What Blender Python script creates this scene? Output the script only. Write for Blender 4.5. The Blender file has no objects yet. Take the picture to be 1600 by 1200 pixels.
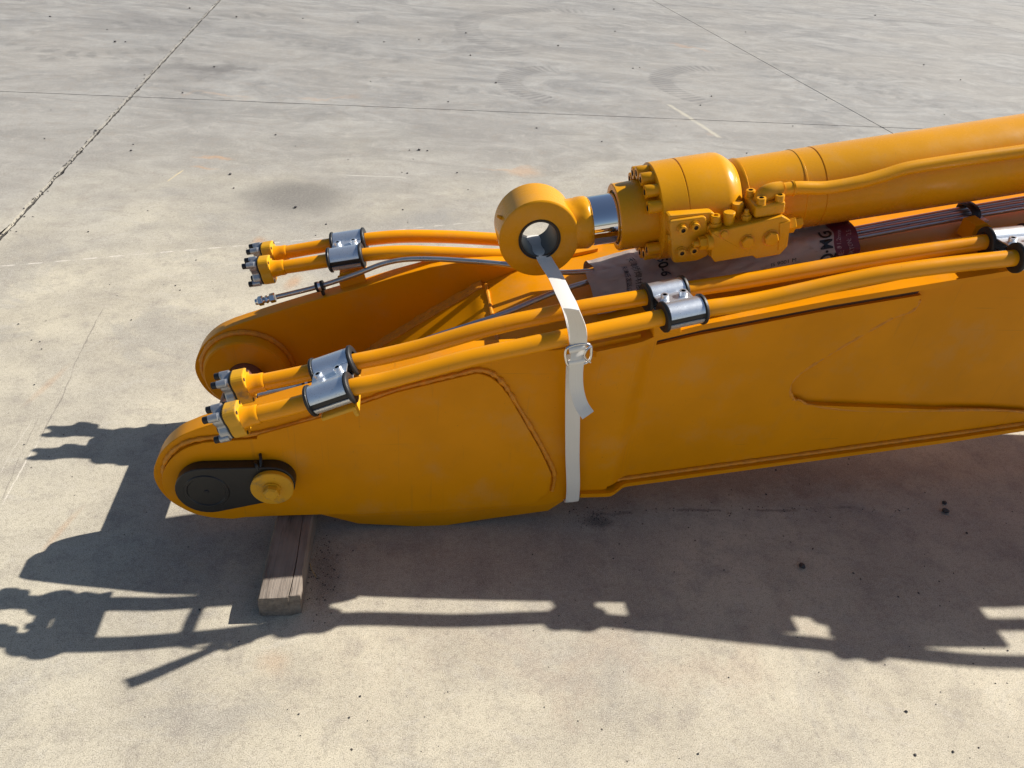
import bpy, bmesh, math, random
import numpy as np
from mathutils import Vector, Matrix, noise
random.seed(7)
sc = bpy.context.scene
COL = sc.collection
PI = math.pi

# ------------------------------------------------------------ camera
F = 1150.0
vy = np.array([-180., 843., -F]); vx = np.array([7563., 46., -F])
vy /= np.linalg.norm(vy); vx /= np.linalg.norm(vx)
vz = np.cross(vx, vy); vz /= np.linalg.norm(vz); vy = np.cross(vz, vx)
ROT = np.array([vx, vy, vz])
CAM = np.array([0., 0., 1.6])
cd = bpy.data.cameras.new('camera'); cam = bpy.data.objects.new('camera', cd); COL.objects.link(cam)
cd.sensor_width = 36; cd.lens = 36 * F / 1600; cd.clip_start = .05; cd.clip_end = 1000
m4 = Matrix([[ROT[i][j] for j in range(3)] + [CAM[i]] for i in range(3)] + [[0, 0, 0, 1]])
cam.matrix_world = m4
sc.camera = cam

# ------------------------------------------------------------ world, sun, exposure
SUN = Vector((1.17, .32, 1.0)).normalized()
w = bpy.data.worlds.new('World'); sc.world = w; w.use_nodes = True
nt = w.node_tree; nt.nodes.clear()
sky = nt.nodes.new('ShaderNodeTexSky'); sky.sky_type = 'NISHITA'; sky.sun_disc = False
sky.sun_elevation = math.asin(SUN.z); sky.sun_rotation = math.atan2(SUN.x, SUN.y)
sky.air_density = 1.0; sky.dust_density = 1.0; sky.ozone_density = 1.0
bgn = nt.nodes.new('ShaderNodeBackground'); bgn.inputs['Strength'].default_value = .058
wo = nt.nodes.new('ShaderNodeOutputWorld')
nt.links.new(sky.outputs[0], bgn.inputs[0]); nt.links.new(bgn.outputs[0], wo.inputs[0])
sd = bpy.data.lights.new('sun', 'SUN'); sd.energy = 5.0; sd.angle = math.radians(.55); sd.color = (1, .955, .88)
so = bpy.data.objects.new('sun', sd); COL.objects.link(so)
so.rotation_euler = SUN.to_track_quat('Z', 'Y').to_euler(); so.location = (6, 3, 8)
sc.view_settings.view_transform = 'Standard'; sc.view_settings.look = 'None'
sc.view_settings.gamma = 1; sc.view_settings.use_curve_mapping = False
sc.view_settings.exposure = .60

# ------------------------------------------------------------ helpers
def U(px, py, Y):
    """point of the plane Y = const measured in the photograph"""
    d = ROT @ np.array([px - 800., 600. - py, -F]); t = (Y - CAM[1]) / d[1]
    p = CAM + t * d
    return (float(p[0]), float(p[2]))
def UG(px, py, z=0.):
    d = ROT @ np.array([px - 800., 600. - py, -F]); t = (z - CAM[2]) / d[2]
    p = CAM + t * d
    return (float(p[0]), float(p[1]))
def U3(px, py, Y):
    x, z = U(px, py, Y); return Vector((x, Y, z))

FLAT = {'side_plate', 'boss_plate', 'side_panel', 'pin_cover', 'port_lug', 'valve_block', 'side_cover', 'link_block', 'elbow_flange', 'clamp_bracket', 'shadow_shelf', 'end_flange', 'blanking_plate', 'gasket', 'pipe_bracket', 'cylinder_lug', 'hex_plug', 'bolt_head', 'union_nut'}
def link(name, bm, mat, parent=None, angle=32, mats=None, recalc=True):
    if name in FLAT: angle = 13
    if recalc: bmesh.ops.recalc_face_normals(bm, faces=bm.faces[:])
    me = bpy.data.meshes.new(name); bm.to_mesh(me); bm.free()
    for m in ([mat] if mats is None else mats): me.materials.append(m)
    if angle:
        me.polygons.foreach_set('use_smooth', [True] * len(me.polygons))
        me.set_sharp_from_angle(angle=math.radians(angle))
    o = bpy.data.objects.new(name, me); COL.objects.link(o)
    if parent: o.parent = parent
    return o
def part(name, me, parent, mw=None):
    o = bpy.data.objects.new(name, me); COL.objects.link(o); o.parent = parent
    if mw is not None: o.matrix_local = mw
    return o
def empty(name, loc, label, cat, group=None):
    o = bpy.data.objects.new(name, None); COL.objects.link(o); o.location = loc
    o.empty_display_size = .1
    o['label'] = label; o['category'] = cat
    if group: o['group'] = group
    return o

def frame(origin, axis, up=(0, 0, 1)):
    a = Vector(axis).normalized(); u = Vector(up); u = (u - a * u.dot(a)).normalized()
    v = u.cross(a)
    return Matrix([[a.x, v.x, u.x, origin[0]], [a.y, v.y, u.y, origin[1]], [a.z, v.z, u.z, origin[2]], [0, 0, 0, 1]])
def lathe_into(bm, prof, M=None, n=48, closed=False):
    """profile of (s, r) turned about local X"""
    M = M or Matrix.Identity(4)
    rings = []
    for s, r in prof:
        if r < 1e-5: rings.append([bm.verts.new(M @ Vector((s, 0, 0)))])
        else: rings.append([bm.verts.new(M @ Vector((s, r * math.cos(2 * PI * k / n), r * math.sin(2 * PI * k / n)))) for k in range(n)])
    pr = list(zip(rings, rings[1:]))
    if closed: pr.append((rings[-1], rings[0]))
    for a, b in pr:
        for k in range(n):
            k2 = (k + 1) % n
            f = [a[k % len(a)], a[k2 % len(a)], b[k2 % len(b)], b[k % len(b)]]
            g = []
            for v in f:
                if v not in g: g.append(v)
            if len(g) > 2: bm.faces.new(g)
def lathe(prof, M=None, n=48, closed=False):
    bm = bmesh.new(); lathe_into(bm, prof, M, n, closed); return bm
def catmull(pts, per=8):
    P = [Vector(p) for p in pts]; out = []
    for i in range(len(P) - 1):
        p0 = P[i - 1] if i else P[0] * 2 - P[1]; p1, p2 = P[i], P[i + 1]
        p3 = P[i + 2] if i + 2 < len(P) else P[-1] * 2 - P[-2]
        # centripetal-ish tangents
        d1 = (p2 - p1).length
        t1 = ((p1 - p0) / max((p1 - p0).length, 1e-6) + (p2 - p1) / max(d1, 1e-6)) * .5 * d1
        t2 = ((p2 - p1) / max(d1, 1e-6) + (p3 - p2) / max((p3 - p2).length, 1e-6)) * .5 * d1
        for k in range(per):
            t = k / per
            out.append((2*t**3 - 3*t*t + 1) * p1 + (t**3 - 2*t*t + t) * t1 + (-2*t**3 + 3*t*t) * p2 + (t**3 - t*t) * t2)
    out.append(P[-1]); return out
def sweep_into(bm, path, r, n=20, caps=True, jitter=0, squash=1.0, seed=0):
    rings = []; up = Vector((0, 0, 1))
    t0 = (path[1] - path[0]).normalized()
    if abs(t0.dot(up)) > .9: up = Vector((0, 1, 0))
    u = (up - t0 * up.dot(t0)).normalized()
    for i, p in enumerate(path):
        t = ((path[min(i + 1, len(path) - 1)] - path[max(i - 1, 0)])).normalized()
        u = (u - t * u.dot(t)).normalized(); v = t.cross(u)
        rr = r
        if jitter: rr = r * (1 + jitter * noise.noise(Vector((p.x * 90, p.y * 90 + seed, p.z * 90))))
        rings.append([bm.verts.new(p + (u * math.cos(2*PI*k/n) * squash + v * math.sin(2*PI*k/n)) * rr) for k in range(n)])
    for a, b in zip(rings, rings[1:]):
        for k in range(n): bm.faces.new([a[k], a[(k+1) % n], b[(k+1) % n], b[k]])
    if caps: bm.faces.new(rings[0][::-1]); bm.faces.new(rings[-1])
def tube(path, r, n=20, **k):
    bm = bmesh.new(); sweep_into(bm, path, r, n, **k); return bm
def prism_into(bm, poly, y0, y1, bev=0, axis='Y'):
    """outline of (x, z) extruded from y0 to y1"""
    def mk(a, y, b): return Vector((a, y, b)) if axis == 'Y' else (Vector((a, b, y)) if axis == 'Z' else Vector((y, a, b)))
    A = [bm.verts.new(mk(a, y0, b)) for a, b in poly]; B = [bm.verts.new(mk(a, y1, b)) for a, b in poly]
    fs = [bm.faces.new(A), bm.faces.new(B[::-1])]
    n = len(poly)
    for k in range(n): fs.append(bm.faces.new([A[k], B[k], B[(k+1) % n], A[(k+1) % n]]))
    if bev:
        es = set()
        for f in fs[:2]: es.update(f.edges)
        bmesh.ops.recalc_face_normals(bm, faces=fs)
        bmesh.ops.bevel(bm, geom=list(es), offset=bev, segments=2, affect='EDGES', profile=.5)
    return fs
def prism(poly, y0, y1, bev=0, axis='Y'):
    bm = bmesh.new(); prism_into(bm, poly, y0, y1, bev, axis); return bm
def box_into(bm, lo, hi, M=None, bev=0):
    vs = [Vector((x, y, z)) for x in (lo[0], hi[0]) for y in (lo[1], hi[1]) for z in (lo[2], hi[2])]
    if M: vs = [M @ v for v in vs]
    v = [bm.verts.new(p) for p in vs]
    fs = [bm.faces.new([v[i] for i in q]) for q in ((0,1,3,2),(4,6,7,5),(0,4,5,1),(2,3,7,6),(0,2,6,4),(1,5,7,3))]
    if bev:
        es = set(e for f in fs for e in f.edges); bmesh.ops.recalc_face_normals(bm, faces=fs)
        bmesh.ops.bevel(bm, geom=list(es), offset=bev, segments=2, affect='EDGES', profile=.5)
def box(lo, hi, M=None, bev=0):
    bm = bmesh.new(); box_into(bm, lo, hi, M, bev); return bm
def rounded(poly, rad, seg=5):
    """round corners of a 2-D outline; rad a number or a list"""
    out = []; n = len(poly)
    for i, p in enumerate(poly):
        r = rad[i] if isinstance(rad, (list, tuple)) else rad
        a = Vector(poly[i - 1]); b = Vector(p); c = Vector(poly[(i + 1) % n])
        if r <= 0: out.append(tuple(b)); continue
        d1 = (a - b); d2 = (c - b); L = min(r, d1.length * .48, d2.length * .48)
        q1 = b + d1.normalized() * L; q2 = b + d2.normalized() * L
        for k in range(seg + 1):
            t = k / seg; out.append(tuple(q1 * (1-t)**2 + b * 2*t*(1-t) + q2 * t*t))
    return out
def hexbolt(r=.012, h=.012, washer=None):
    bm = bmesh.new(); z = 0
    if washer: lathe_into(bm, [(0, 0), (0, washer), (-.003, washer), (-.003, 0)], None, 24); z = -.003
    lathe_into(bm, [(z, 0), (z, r), (z-h*.85, r), (z-h, r*.82), (z-h, 0)], None, 6)
    return bm
def socketbolt(r=.014, h=.03, hexr=None, n=24):
    hr = hexr or r * .5
    bm = lathe([(0, 0), (0, r*.98), (-h+r*.12, r), (-h+r*.03, r*.95), (-h, r*.86), (-h, hr), (-h*.62, hr), (-h*.6, 0)], None, n)
    for f in bm.faces:      # darker second material in the hex recess
        if max(math.hypot(v.co.y, v.co.z) for v in f.verts) <= hr * 1.01 and min(v.co.x for v in f.verts) < -h * .5: f.material_index = 1
    return bm

# ------------------------------------------------------------ materials
def newmat(name):
    m = bpy.data.materials.new(name); m.use_nodes = True
    nt = m.node_tree; b = nt.nodes['Principled BSDF']; return m, nt, b
class NT:
    def __init__(s, nt): s.nt = nt
    def n(s, t, **k):
        x = s.nt.nodes.new(t)
        for a, v in k.items(): setattr(x, a, v)
        return x
    def l(s, a, b): s.nt.links.new(a, b)
    def val(s, x, sock):
        if hasattr(x, 'is_linked') or isinstance(x, bpy.types.NodeSocket): s.l(x, sock)
        else: sock.default_value = x
    def math(s, op, a, b=0., c=None, clamp=False):
        x = s.n('ShaderNodeMath', operation=op, use_clamp=clamp); s.val(a, x.inputs[0]); s.val(b, x.inputs[1])
        if c is not None: s.val(c, x.inputs[2])
        return x.outputs[0]
    def vmath(s, op, a, b=None):
        x = s.n('ShaderNodeVectorMath', operation=op); s.val(a, x.inputs[0])
        if b is not None: s.val(b, x.inputs[1])
        return x.outputs[0] if op not in ('LENGTH', 'DISTANCE') else x.outputs['Value']
    def noise(s, vec, scale, detail=4, rough=.5, dist=0):
        x = s.n('ShaderNodeTexNoise'); s.l(vec, x.inputs['Vector']); x.inputs['Scale'].default_value = scale
        x.inputs['Detail'].default_value = detail; x.inputs['Roughness'].default_value = rough
        x.inputs['Distortion'].default_value = dist; return x.outputs['Fac']
    def voro(s, vec, scale, feat='F1', out='Distance'):
        x = s.n('ShaderNodeTexVoronoi', feature=feat); s.l(vec, x.inputs['Vector']); x.inputs['Scale'].default_value = scale
        return x.outputs[out]
    def ss(s, v, a, b, lo=0., hi=1.):
        x = s.n('ShaderNodeMapRange', interpolation_type='SMOOTHSTEP'); s.val(v, x.inputs['Value'])
        x.inputs['From Min'].default_value = a; x.inputs['From Max'].default_value = b
        x.inputs['To Min'].default_value = lo; x.inputs['To Max'].default_value = hi; return x.outputs[0]
    def mix(s, f, a, b, mode='MIX'):
        x = s.n('ShaderNodeMix', data_type='RGBA', blend_type=mode); s.val(f, x.inputs[0])
        for v, i in ((a, 6), (b, 7)):
            if isinstance(v, tuple): v = (*v[:3], 1)
            s.val(v, x.inputs[i])
        return x.outputs[2]
    def map(s, vec, scale=(1,1,1), rot=(0,0,0), loc=(0,0,0)):
        x = s.n('ShaderNodeMapping'); s.l(vec, x.inputs[0]); x.inputs['Scale'].default_value = scale
        x.inputs['Rotation'].default_value = rot; x.inputs['Location'].default_value = loc; return x.outputs[0]
    def geo(s): return s.n('ShaderNodeNewGeometry').outputs['Position']
    def bump(s, h, strength, dist, b):
        x = s.n('ShaderNodeBump'); x.inputs['Strength'].default_value = strength; x.inputs['Distance'].default_value = dist
        s.l(h, x.inputs['Height']); s.l(x.outputs[0], b.inputs['Normal']); return x

def paint(name, col, rough=.34, dirt=.25, peel=.10, spec=.30):
    m, nt, b = newmat(name); N = NT(nt); g = N.geo()
    big = N.noise(g, 3.0, 4, .55); fine = N.noise(g, 90, 3, .6); sm = N.noise(g, 22, 5, .65)
    c = N.mix(N.ss(big, .35, .7), col, tuple(v * .88 for v in col))
    dm = N.math('MULTIPLY', N.ss(sm, .52, .78), dirt)
    c = N.mix(dm, c, (.30, .19, .08))
    # small chips and scuffs of darker grime
    sp = N.noise(N.map(g, (1, 1, 1)), 160, 2, .5)
    c = N.mix(N.math('MULTIPLY', N.ss(sp, .74, .80), .5), c, (.10, .06, .03))
    # faint dust film in drifts, hairline scuffs and a few grimy runs
    c = N.mix(N.ss(N.noise(g, 7, 6, .7), .50, .72, 0, .13), c, (.50, .36, .20))
    sc1 = N.noise(N.map(g, (3, 3, 150), (0, .5, 0)), 1, 2, .5); sc2 = N.noise(N.map(g, (120, 120, 4), (0, .25, 0)), 1, 2, .5)
    msk = N.ss(N.noise(g, 5, 3, .6), .52, .62)
    c = N.mix(N.math('MULTIPLY', N.math('MULTIPLY', N.ss(sc1, .72, .76), msk), .30), c, (.20, .10, .03))
    c = N.mix(N.math('MULTIPLY', N.ss(sc2, .66, .74), .12), c, (.28, .13, .04))
    N.l(c, b.inputs['Base Color'])
    r = N.math('ADD', N.math('MULTIPLY', sm, .22), rough - .10); N.l(r, b.inputs['Roughness'])
    b.inputs['Specular IOR Level'].default_value = spec
    b.inputs['Coat Weight'].default_value = .0
    N.bump(fine, peel, .0012, b)
    return m
YEL = (.78, .290, .001)
M_paint = paint('yellow_paint', YEL, .34, .10, .14, .12)
M_tubep = paint('yellow_tube_paint', (.84, .325, .003), .22, .12, .05)
M_cyl = paint('yellow_cylinder_paint', (.74, .320, .006), .26, .08, .10, .24)
M_tip = paint('yellow_flange_paint', (.70, .345, .012), .40, 1.0, .12, .35)
def weldmat():
    m, nt, b = newmat('painted_weld'); N = NT(nt); g = N.geo()
    n1 = N.noise(g, 60, 4, .6)
    c = N.mix(N.ss(n1, .35, .65), (.76, .28, .003), (.62, .23, .012)); N.l(c, b.inputs['Base Color'])
    b.inputs['Roughness'].default_value = .5
    N.bump(N.noise(g, 260, 3, .6), .5, .002, b); return m
M_weld = weldmat()
def simple(name, col, rough=.5, metal=0, bumpsc=0, bs=.2, var=.0):
    m, nt, b = newmat(name); N = NT(nt); g = N.geo()
    n = N.noise(g, 45, 4, .6)
    c = N.mix(n, tuple(v * (1 - var) for v in col), tuple(min(1, v * (1 + var)) for v in col))
    N.l(c, b.inputs['Base Color']); b.inputs['Metallic'].default_value = metal
    N.l(N.math('ADD', N.math('MULTIPLY', n, .16), rough - .08), b.inputs['Roughness'])
    if bumpsc: N.bump(N.noise(g, bumpsc, 3, .6), bs, .002, b)
    return m
M_rubber = simple('black_rubber', (.012, .012, .013), .5, 0, 300, .2, .3)
M_cover = simple('black_plastic_cover', (.011, .011, .012), .38, 0, 60, .25, .4)
M_blackox = simple('black_oxide_steel', (.03, .03, .034), .42, .6, 0, 0, .2)
def zincmat():
    m, nt, b = newmat('zinc_plated_steel'); N = NT(nt); g = N.geo()
    n = N.noise(g, 40, 5, .65); sp = N.noise(g, 420, 2, .6)
    c = N.mix(n, (.74, .80, .88), (.86, .88, .90)); c = N.mix(N.ss(sp, .62, .72), c, (.35, .36, .36))
    N.l(c, b.inputs['Base Color']); b.inputs['Metallic'].default_value = .88
    N.l(N.math('ADD', N.math('MULTIPLY', sp, .22), .26), b.inputs['Roughness'])
    N.bump(n, .2, .003, b); return m
M_zinc = zincmat()
M_plug = simple('grey_cast_plug', (.42, .43, .45), .38, .75, 120, .3, .15)
M_steel = simple('dull_steel_pipe', (.52, .52, .51), .30, .85, 200, .15, .2)
M_bright = simple('bright_steel', (.68, .68, .68), .22, 1, 0, 0, .1)
M_bore = simple('machined_bore', (.055, .047, .04), .45, .4, 0, 0, .15)
def chrome():
    m, nt, b = newmat('chrome_rod'); b.inputs['Base Color'].default_value = (.82, .82, .84, 1)
    b.inputs['Metallic'].default_value = 1; b.inputs['Roughness'].default_value = .045; return m
M_chrome = chrome()
def rustmat():
    m, nt, b = newmat('rusty_pin'); N = NT(nt); g = N.geo(); n = N.noise(g, 70, 5, .65); n2 = N.noise(g, 300, 2, .5)
    c = N.mix(n, (.11, .035, .018), (.24, .085, .04)); c = N.mix(N.ss(n2, .66, .76), c, (.38, .17, .10))
    N.l(c, b.inputs['Base Color']); b.inputs['Roughness'].default_value = .6; N.bump(n, .3, .003, b); return m
M_rust = rustmat()
def strapmat():
    m, nt, b = newmat('woven_white_strap'); N = NT(nt)
    uv = N.n('ShaderNodeUVMap').outputs[0]
    sep = N.n('ShaderNodeSeparateXYZ'); N.l(uv, sep.inputs[0])
    w1 = N.math('SINE', N.math('MULTIPLY', sep.outputs[0], 2*PI*16)); w2 = N.math('SINE', N.math('MULTIPLY', sep.outputs[1], 2*PI*420))
    g = N.geo(); n = N.noise(N.map(uv, (40, 4, 1)), 1, 4, .6)
    c = N.mix(n, (.93, .90, .84), (.78, .73, .65)); c = N.mix(N.ss(w1, .55, 1, 0, .35), c, (.42, .38, .33))
    N.l(c, b.inputs['Base Color']); b.inputs['Roughness'].default_value = .55
    b.inputs['Sheen Weight'].default_value = .2
    N.bump(N.math('ADD', w1, N.math('MULTIPLY', w2, .5)), .35, .0008, b); return m
M_strap = strapmat()
def bagmat():
    m, nt, b = newmat('woven_plastic_bag'); N = NT(nt); uv = N.n('ShaderNodeUVMap').outputs[0]
    sep = N.n('ShaderNodeSeparateXYZ'); N.l(uv, sep.inputs[0])
    n = N.noise(N.map(uv, (6, 3, 1)), 1, 5, .6); n2 = N.noise(N.map(uv, (14, 9, 1)), 1.3, 4, .6)
    c = N.mix(n, (.57, .47, .395), (.37, .29, .24)); c = N.mix(N.ss(n2, .55, .75, 0, .55), c, (.20, .12, .09))
    dk = N.math('MULTIPLY', N.ss(sep.outputs[0], .52, .72), .0)
    mar = N.ss(sep.outputs[0], .902, .904); c = N.mix(mar, c, (.155, .02, .035))
    N.l(c, b.inputs['Base Color']); b.inputs['Roughness'].default_value = .48
    w1 = N.math('SINE', N.math('MULTIPLY', sep.outputs[0], 2*PI*210)); w2 = N.math('SINE', N.math('MULTIPLY', sep.outputs[1], 2*PI*90))
    N.bump(N.math('ADD', N.math('MULTIPLY', w1, w2), N.math('MULTIPLY', n2, 4)), .35, .0015, b); return m
M_bag = bagmat()
M_ink = simple('black_print', (.012, .010, .010), .5)
M_inkw = simple('pale_print', (.42, .26, .25), .5)
def woodmat():
    m, nt, b = newmat('weathered_timber'); N = NT(nt); tc = N.n('ShaderNodeTexCoord').outputs['Object']
    g1 = N.noise(N.map(tc, (26, 1.6, 26)), 2.2, 6, .65, .4); g2 = N.noise(N.map(tc, (90, 3, 90)), 3, 3, .6); g3 = N.noise(tc, 9, 3, .5)
    c = N.mix(N.ss(g1, .3, .7), (.27, .225, .185), (.16, .13, .105)); c = N.mix(N.ss(g2, .58, .72, 0, .7), c, (.07, .05, .04))
    c = N.mix(N.ss(g3, .5, .7, 0, .5), c, (.32, .27, .22))
    N.l(c, b.inputs['Base Color']); b.inputs['Roughness'].default_value = .85
    N.bump(N.math('ADD', g1, g2), .6, .004, b); return m
M_wood = woodmat()
M_recess = simple('dark_recess', (.09, .045, .02), .8, 0, 200, .6, .5)  # brown that darkens the plate groove and hex recesses
M_stone = simple('dark_pebble_stone', (.055, .05, .05), .8, 0, 200, .5, .5)
M_straw = simple('dry_straw', (.45, .33, .14), .7)

# ------------------------------------------------------------ concrete ground
def concrete():
    m, nt, b = newmat('worn_concrete'); N = NT(nt); g = N.geo()
    sep = N.n('ShaderNodeSeparateXYZ'); N.l(g, sep.inputs[0]); X, Y = sep.outputs[0], sep.outputs[1]
    big = N.noise(g, .55, 5, .6); mid = N.noise(g, 2.6, 6, .62); med = N.noise(g, 11, 5, .65)
    grain = N.noise(g, 380, 2, .8); grain2 = N.noise(g, 75, 4, .75)
    warm = (.55, .495, .372); warm2 = (.37, .33, .255)
    grey = (.315, .312, .30); grey2 = (.155, .158, .162)
    cw = N.mix(N.ss(mid, .3, .7), warm, warm2)
    wsm = N.map(g, (.8, 1.6, 1), (0, 0, math.radians(7)))
    wd = N.vmath('ADD', wsm, N.vmath('SCALE', wsm, None)) if False else wsm
    streak = N.noise(wd, 1.6, 7, .68, 1.2); streak2 = N.noise(N.map(g, (.25, 5.5, 1), (0, 0, math.radians(-5))), 1.5, 6, .7, .8)
    cg = N.mix(N.ss(streak, .32, .66), grey, grey2)
    cg = N.mix(N.ss(streak2, .5, .75, 0, .25), cg, (.34, .335, .32))
    far = N.ss(N.math('ADD', Y, N.math('MULTIPLY', N.math('SUBTRACT', big, .5), 4.5)), 1.8, 6.0)
    c = N.mix(far, cw, cg)
    c = N.mix(N.ss(big, .42, .62, 0, .40), c, (.30, .28, .25)); blot = N.noise(N.map(g, (1, 1.3, 1), (0, 0, .4), (7, 2, 0)), 1.4, 8, .72, .6); c = N.mix(N.ss(blot, .50, .62, 0, .40), c, (.25, .24, .225))
    c = N.mix(N.ss(med, .48, .70, 0, .50), c, (.25, .22, .19))
    c = N.mix(N.ss(med, .5, .25, 0, .25), c, (.52, .47, .40))
    # patchy wear by medium noise with sharp limits
    ww = N.noise(N.map(g, (1, 1.6, 1)), 5, 7, .75, 1.5)
    c = N.mix(N.ss(ww, .55, .62, 0, .16), c, (.52, .49, .44))
    # ---- stains with a place of their own
    dn = N.n('ShaderNodeTexNoise'); N.l(g, dn.inputs['Vector']); dn.inputs['Scale'].default_value = 3.5; dn.inputs['Detail'].default_value = 6
    dn.inputs['Roughness'].default_value = .65
    off = N.vmath('SUBTRACT', dn.outputs['Color'], (.5, .5, .5))
    def stain(c, px, py, rx, ry, ang, col, amt, warp=.35, soft=.75, hard=None):
        cx, cy = UG(px, py)
        v = N.n('ShaderNodeVectorMath', operation='MULTIPLY_ADD'); N.l(off, v.inputs[0]); v.inputs[1].default_value = (warp*min(rx, .6),) * 2 + (0,); N.l(g, v.inputs[2])
        p = N.vmath('SUBTRACT', v.outputs[0], (cx, cy, 0)); p = N.map(p, (1/rx, 1/ry, 0), (0, 0, 0)) if not ang else N.map(N.map(p, (1, 1, 0), (0, 0, -math.radians(ang))), (1/rx, 1/ry, 0))
        d = N.vmath('LENGTH', p)
        return N.mix(N.ss(d, 1.0, hard if hard is not None else 1 - soft, 0, amt), c, col)
    c = stain(c, 462, 308, .38, .32, 0, (.085, .08, .075), .85, .5, .7)
    c = stain(c, 455, 322, .85, .62, 0, (.23, .22, .20), .40, 1.2, .9)
    c = stain(c, 300, 108, .75, .35, 10, (.10, .10, .105), .55, 2.2, .9)
    c = stain(c, 240, 35, 1.1, .5, 0, (.12, .12, .125), .5, 2.2, .9)
    c = stain(c, 345, 108, .45, .16, 0, (.08, .08, .085), .5, 2.0, .9)
    c = stain(c, 680, 345, .35, .22, 0, (.22, .22, .22), .5, 1.5, .9)
    c = stain(c, 1180, 300, .6, .35, 0, (.22, .22, .22), .3, 1.5, .9)
    # rusty orange marks
    for q in ((335, 245, .13, .035, 0, .75), (318, 262, .12, .03, 0, .55), (405, 378, .05, .07, 20, .7), (458, 440, .05, .11, -10, .75), (440, 422, .03, .09, 10, .5), (820, 268, .16, .10, 0, .55),
              (790, 262, .3, .04, 5, .4), (1080, 75, .40, .07, -40, .45), (340, 148, .35, .06, 0, .35), (500, 152, .4, .05, 0, .3), (75, 600, .02, .16, -15, .35), (95, 830, .016, .13, -15, .4),
              (430, 1030, .06, .05, 0, .3), (1110, 210, .05, .05, 0, .2)):
        c = stain(c, q[0], q[1], q[2], q[3], q[4], (.45, .27, .15), q[5] * 1.05, 2.0, .95)
    # brown to near-black patches around and under the boom
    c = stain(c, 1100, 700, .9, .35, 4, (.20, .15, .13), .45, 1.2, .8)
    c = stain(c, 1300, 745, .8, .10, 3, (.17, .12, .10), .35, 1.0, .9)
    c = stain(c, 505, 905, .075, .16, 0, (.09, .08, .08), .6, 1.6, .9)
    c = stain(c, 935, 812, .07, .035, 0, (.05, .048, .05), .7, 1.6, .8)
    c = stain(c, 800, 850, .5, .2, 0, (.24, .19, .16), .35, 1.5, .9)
    c = stain(c, 1050, 1010, 1.1, .12, 0, (.36, .27, .20), .3, 1.5, .9)
    # tyre marks: rings with tread hatching
    def ring(c, px, py, R, wd_, a0, a1, amt, teeth=90, col=(.12, .12, .125), lat=0):
        cx, cy = UG(px, py)
        p = N.vmath('SUBTRACT', g, (cx, cy, 0)); s2 = N.n('ShaderNodeSeparateXYZ'); N.l(p, s2.inputs[0])
        d = N.math('SQRT', N.math('ADD', N.math('MULTIPLY', s2.outputs[0], s2.outputs[0]), N.math('MULTIPLY', s2.outputs[1], s2.outputs[1])))
        e = N.math('ABSOLUTE', N.math('SUBTRACT', d, R))
        mk = N.ss(e, wd_ / 2, wd_ / 2 * .75)
        an = N.math('ARCTAN2', s2.outputs[1], s2.outputs[0])
        am = N.math('MULTIPLY', N.ss(an, a0, a0 + .35), N.ss(an, a1, a1 - .35))
        tr = N.ss(N.math('SINE', N.math('ADD', N.math('MULTIPLY', an, float(teeth)), N.math('MULTIPLY', d, 9.0))), -.35, .5, .25, 1)
        k = N.math('MULTIPLY', N.math('MULTIPLY', mk, am), N.math('MULTIPLY', tr, N.ss(mid, .3, .6, .35, 1)))
        return N.mix(N.math('MULTIPLY', k, amt), c, col)
    c = ring(c, 1165, 140, .78, .26, 1.5, 3.9-.0, .55, 70) if False else ring(c, 1165, 140, .80, .26, 1.4, 3.5, .9, 70)
    c = ring(c, 1165, 140, .80, .26, -3.5, -2.2, .9, 70)
    c = ring(c, 905, 135, .62, .26, 1.6, 3.5, .8, 60)
    c = ring(c, 905, 135, .62, .26, -3.5, -1.9, .8, 60)
    c = ring(c, 960, 60, 1.7, .32, 1.4, 3.5, .7, 110)
    c = ring(c, 560, -420, 9.3, .40, -1.9, -1.2, .6, 420)
    c = ring(c, 700, -300, 7.2, .34, -2.4, -1.1, .55, 330)
    c = ring(c, 1100, 900, 7.0, .30, 1.2, 1.9, .28, 330)
    c = ring(c, 960, 60, 1.7, .32, -3.5, -2.2, .7, 110)
    # pale scratches: chalky dashed line and light scrapes, dark thin curve
    def line(c, p0, p1, wd_, col, amt, dash=0, warp=.02):
        a = UG(*p0); b2 = UG(*p1); dx, dy = b2[0] - a[0], b2[1] - a[1]; L = math.hypot(dx, dy); dx /= L; dy /= L
        v = N.n('ShaderNodeVectorMath', operation='MULTIPLY_ADD'); N.l(off, v.inputs[0]); v.inputs[1].default_value = (warp, warp, 0); N.l(g, v.inputs[2])
        p = N.vmath('SUBTRACT', v.outputs[0], (a[0], a[1], 0))
        d1 = N.n('ShaderNodeVectorMath', operation='DOT_PRODUCT'); N.l(p, d1.inputs[0]); d1.inputs[1].default_value = (dx, dy, 0)
        d2 = N.n('ShaderNodeVectorMath', operation='DOT_PRODUCT'); N.l(p, d2.inputs[0]); d2.inputs[1].default_value = (-dy, dx, 0)
        t = d1.outputs['Value']; e = N.math('ABSOLUTE', d2.outputs['Value'])
        k = N.math('MULTIPLY', N.ss(e, wd_, wd_ * .3), N.math('MULTIPLY', N.ss(t, -.02, .03), N.ss(t, L + .02, L - .03)))
        if dash: k = N.math('MULTIPLY', k, N.ss(N.math('SINE', N.math('MULTIPLY', t, dash)), -.4, .3, .15, 1))
        k = N.math('MULTIPLY', k, N.ss(med, .35, .55, .3, 1))
        return N.mix(N.math('MULTIPLY', k, amt), c, col)
    c = line(c, (0, 416), (420, 380), .007, (.72, .66, .58), .7, 60)
    c = line(c, (420, 380), (760, 345), .007, (.72, .66, .58), .55, 60)
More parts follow.
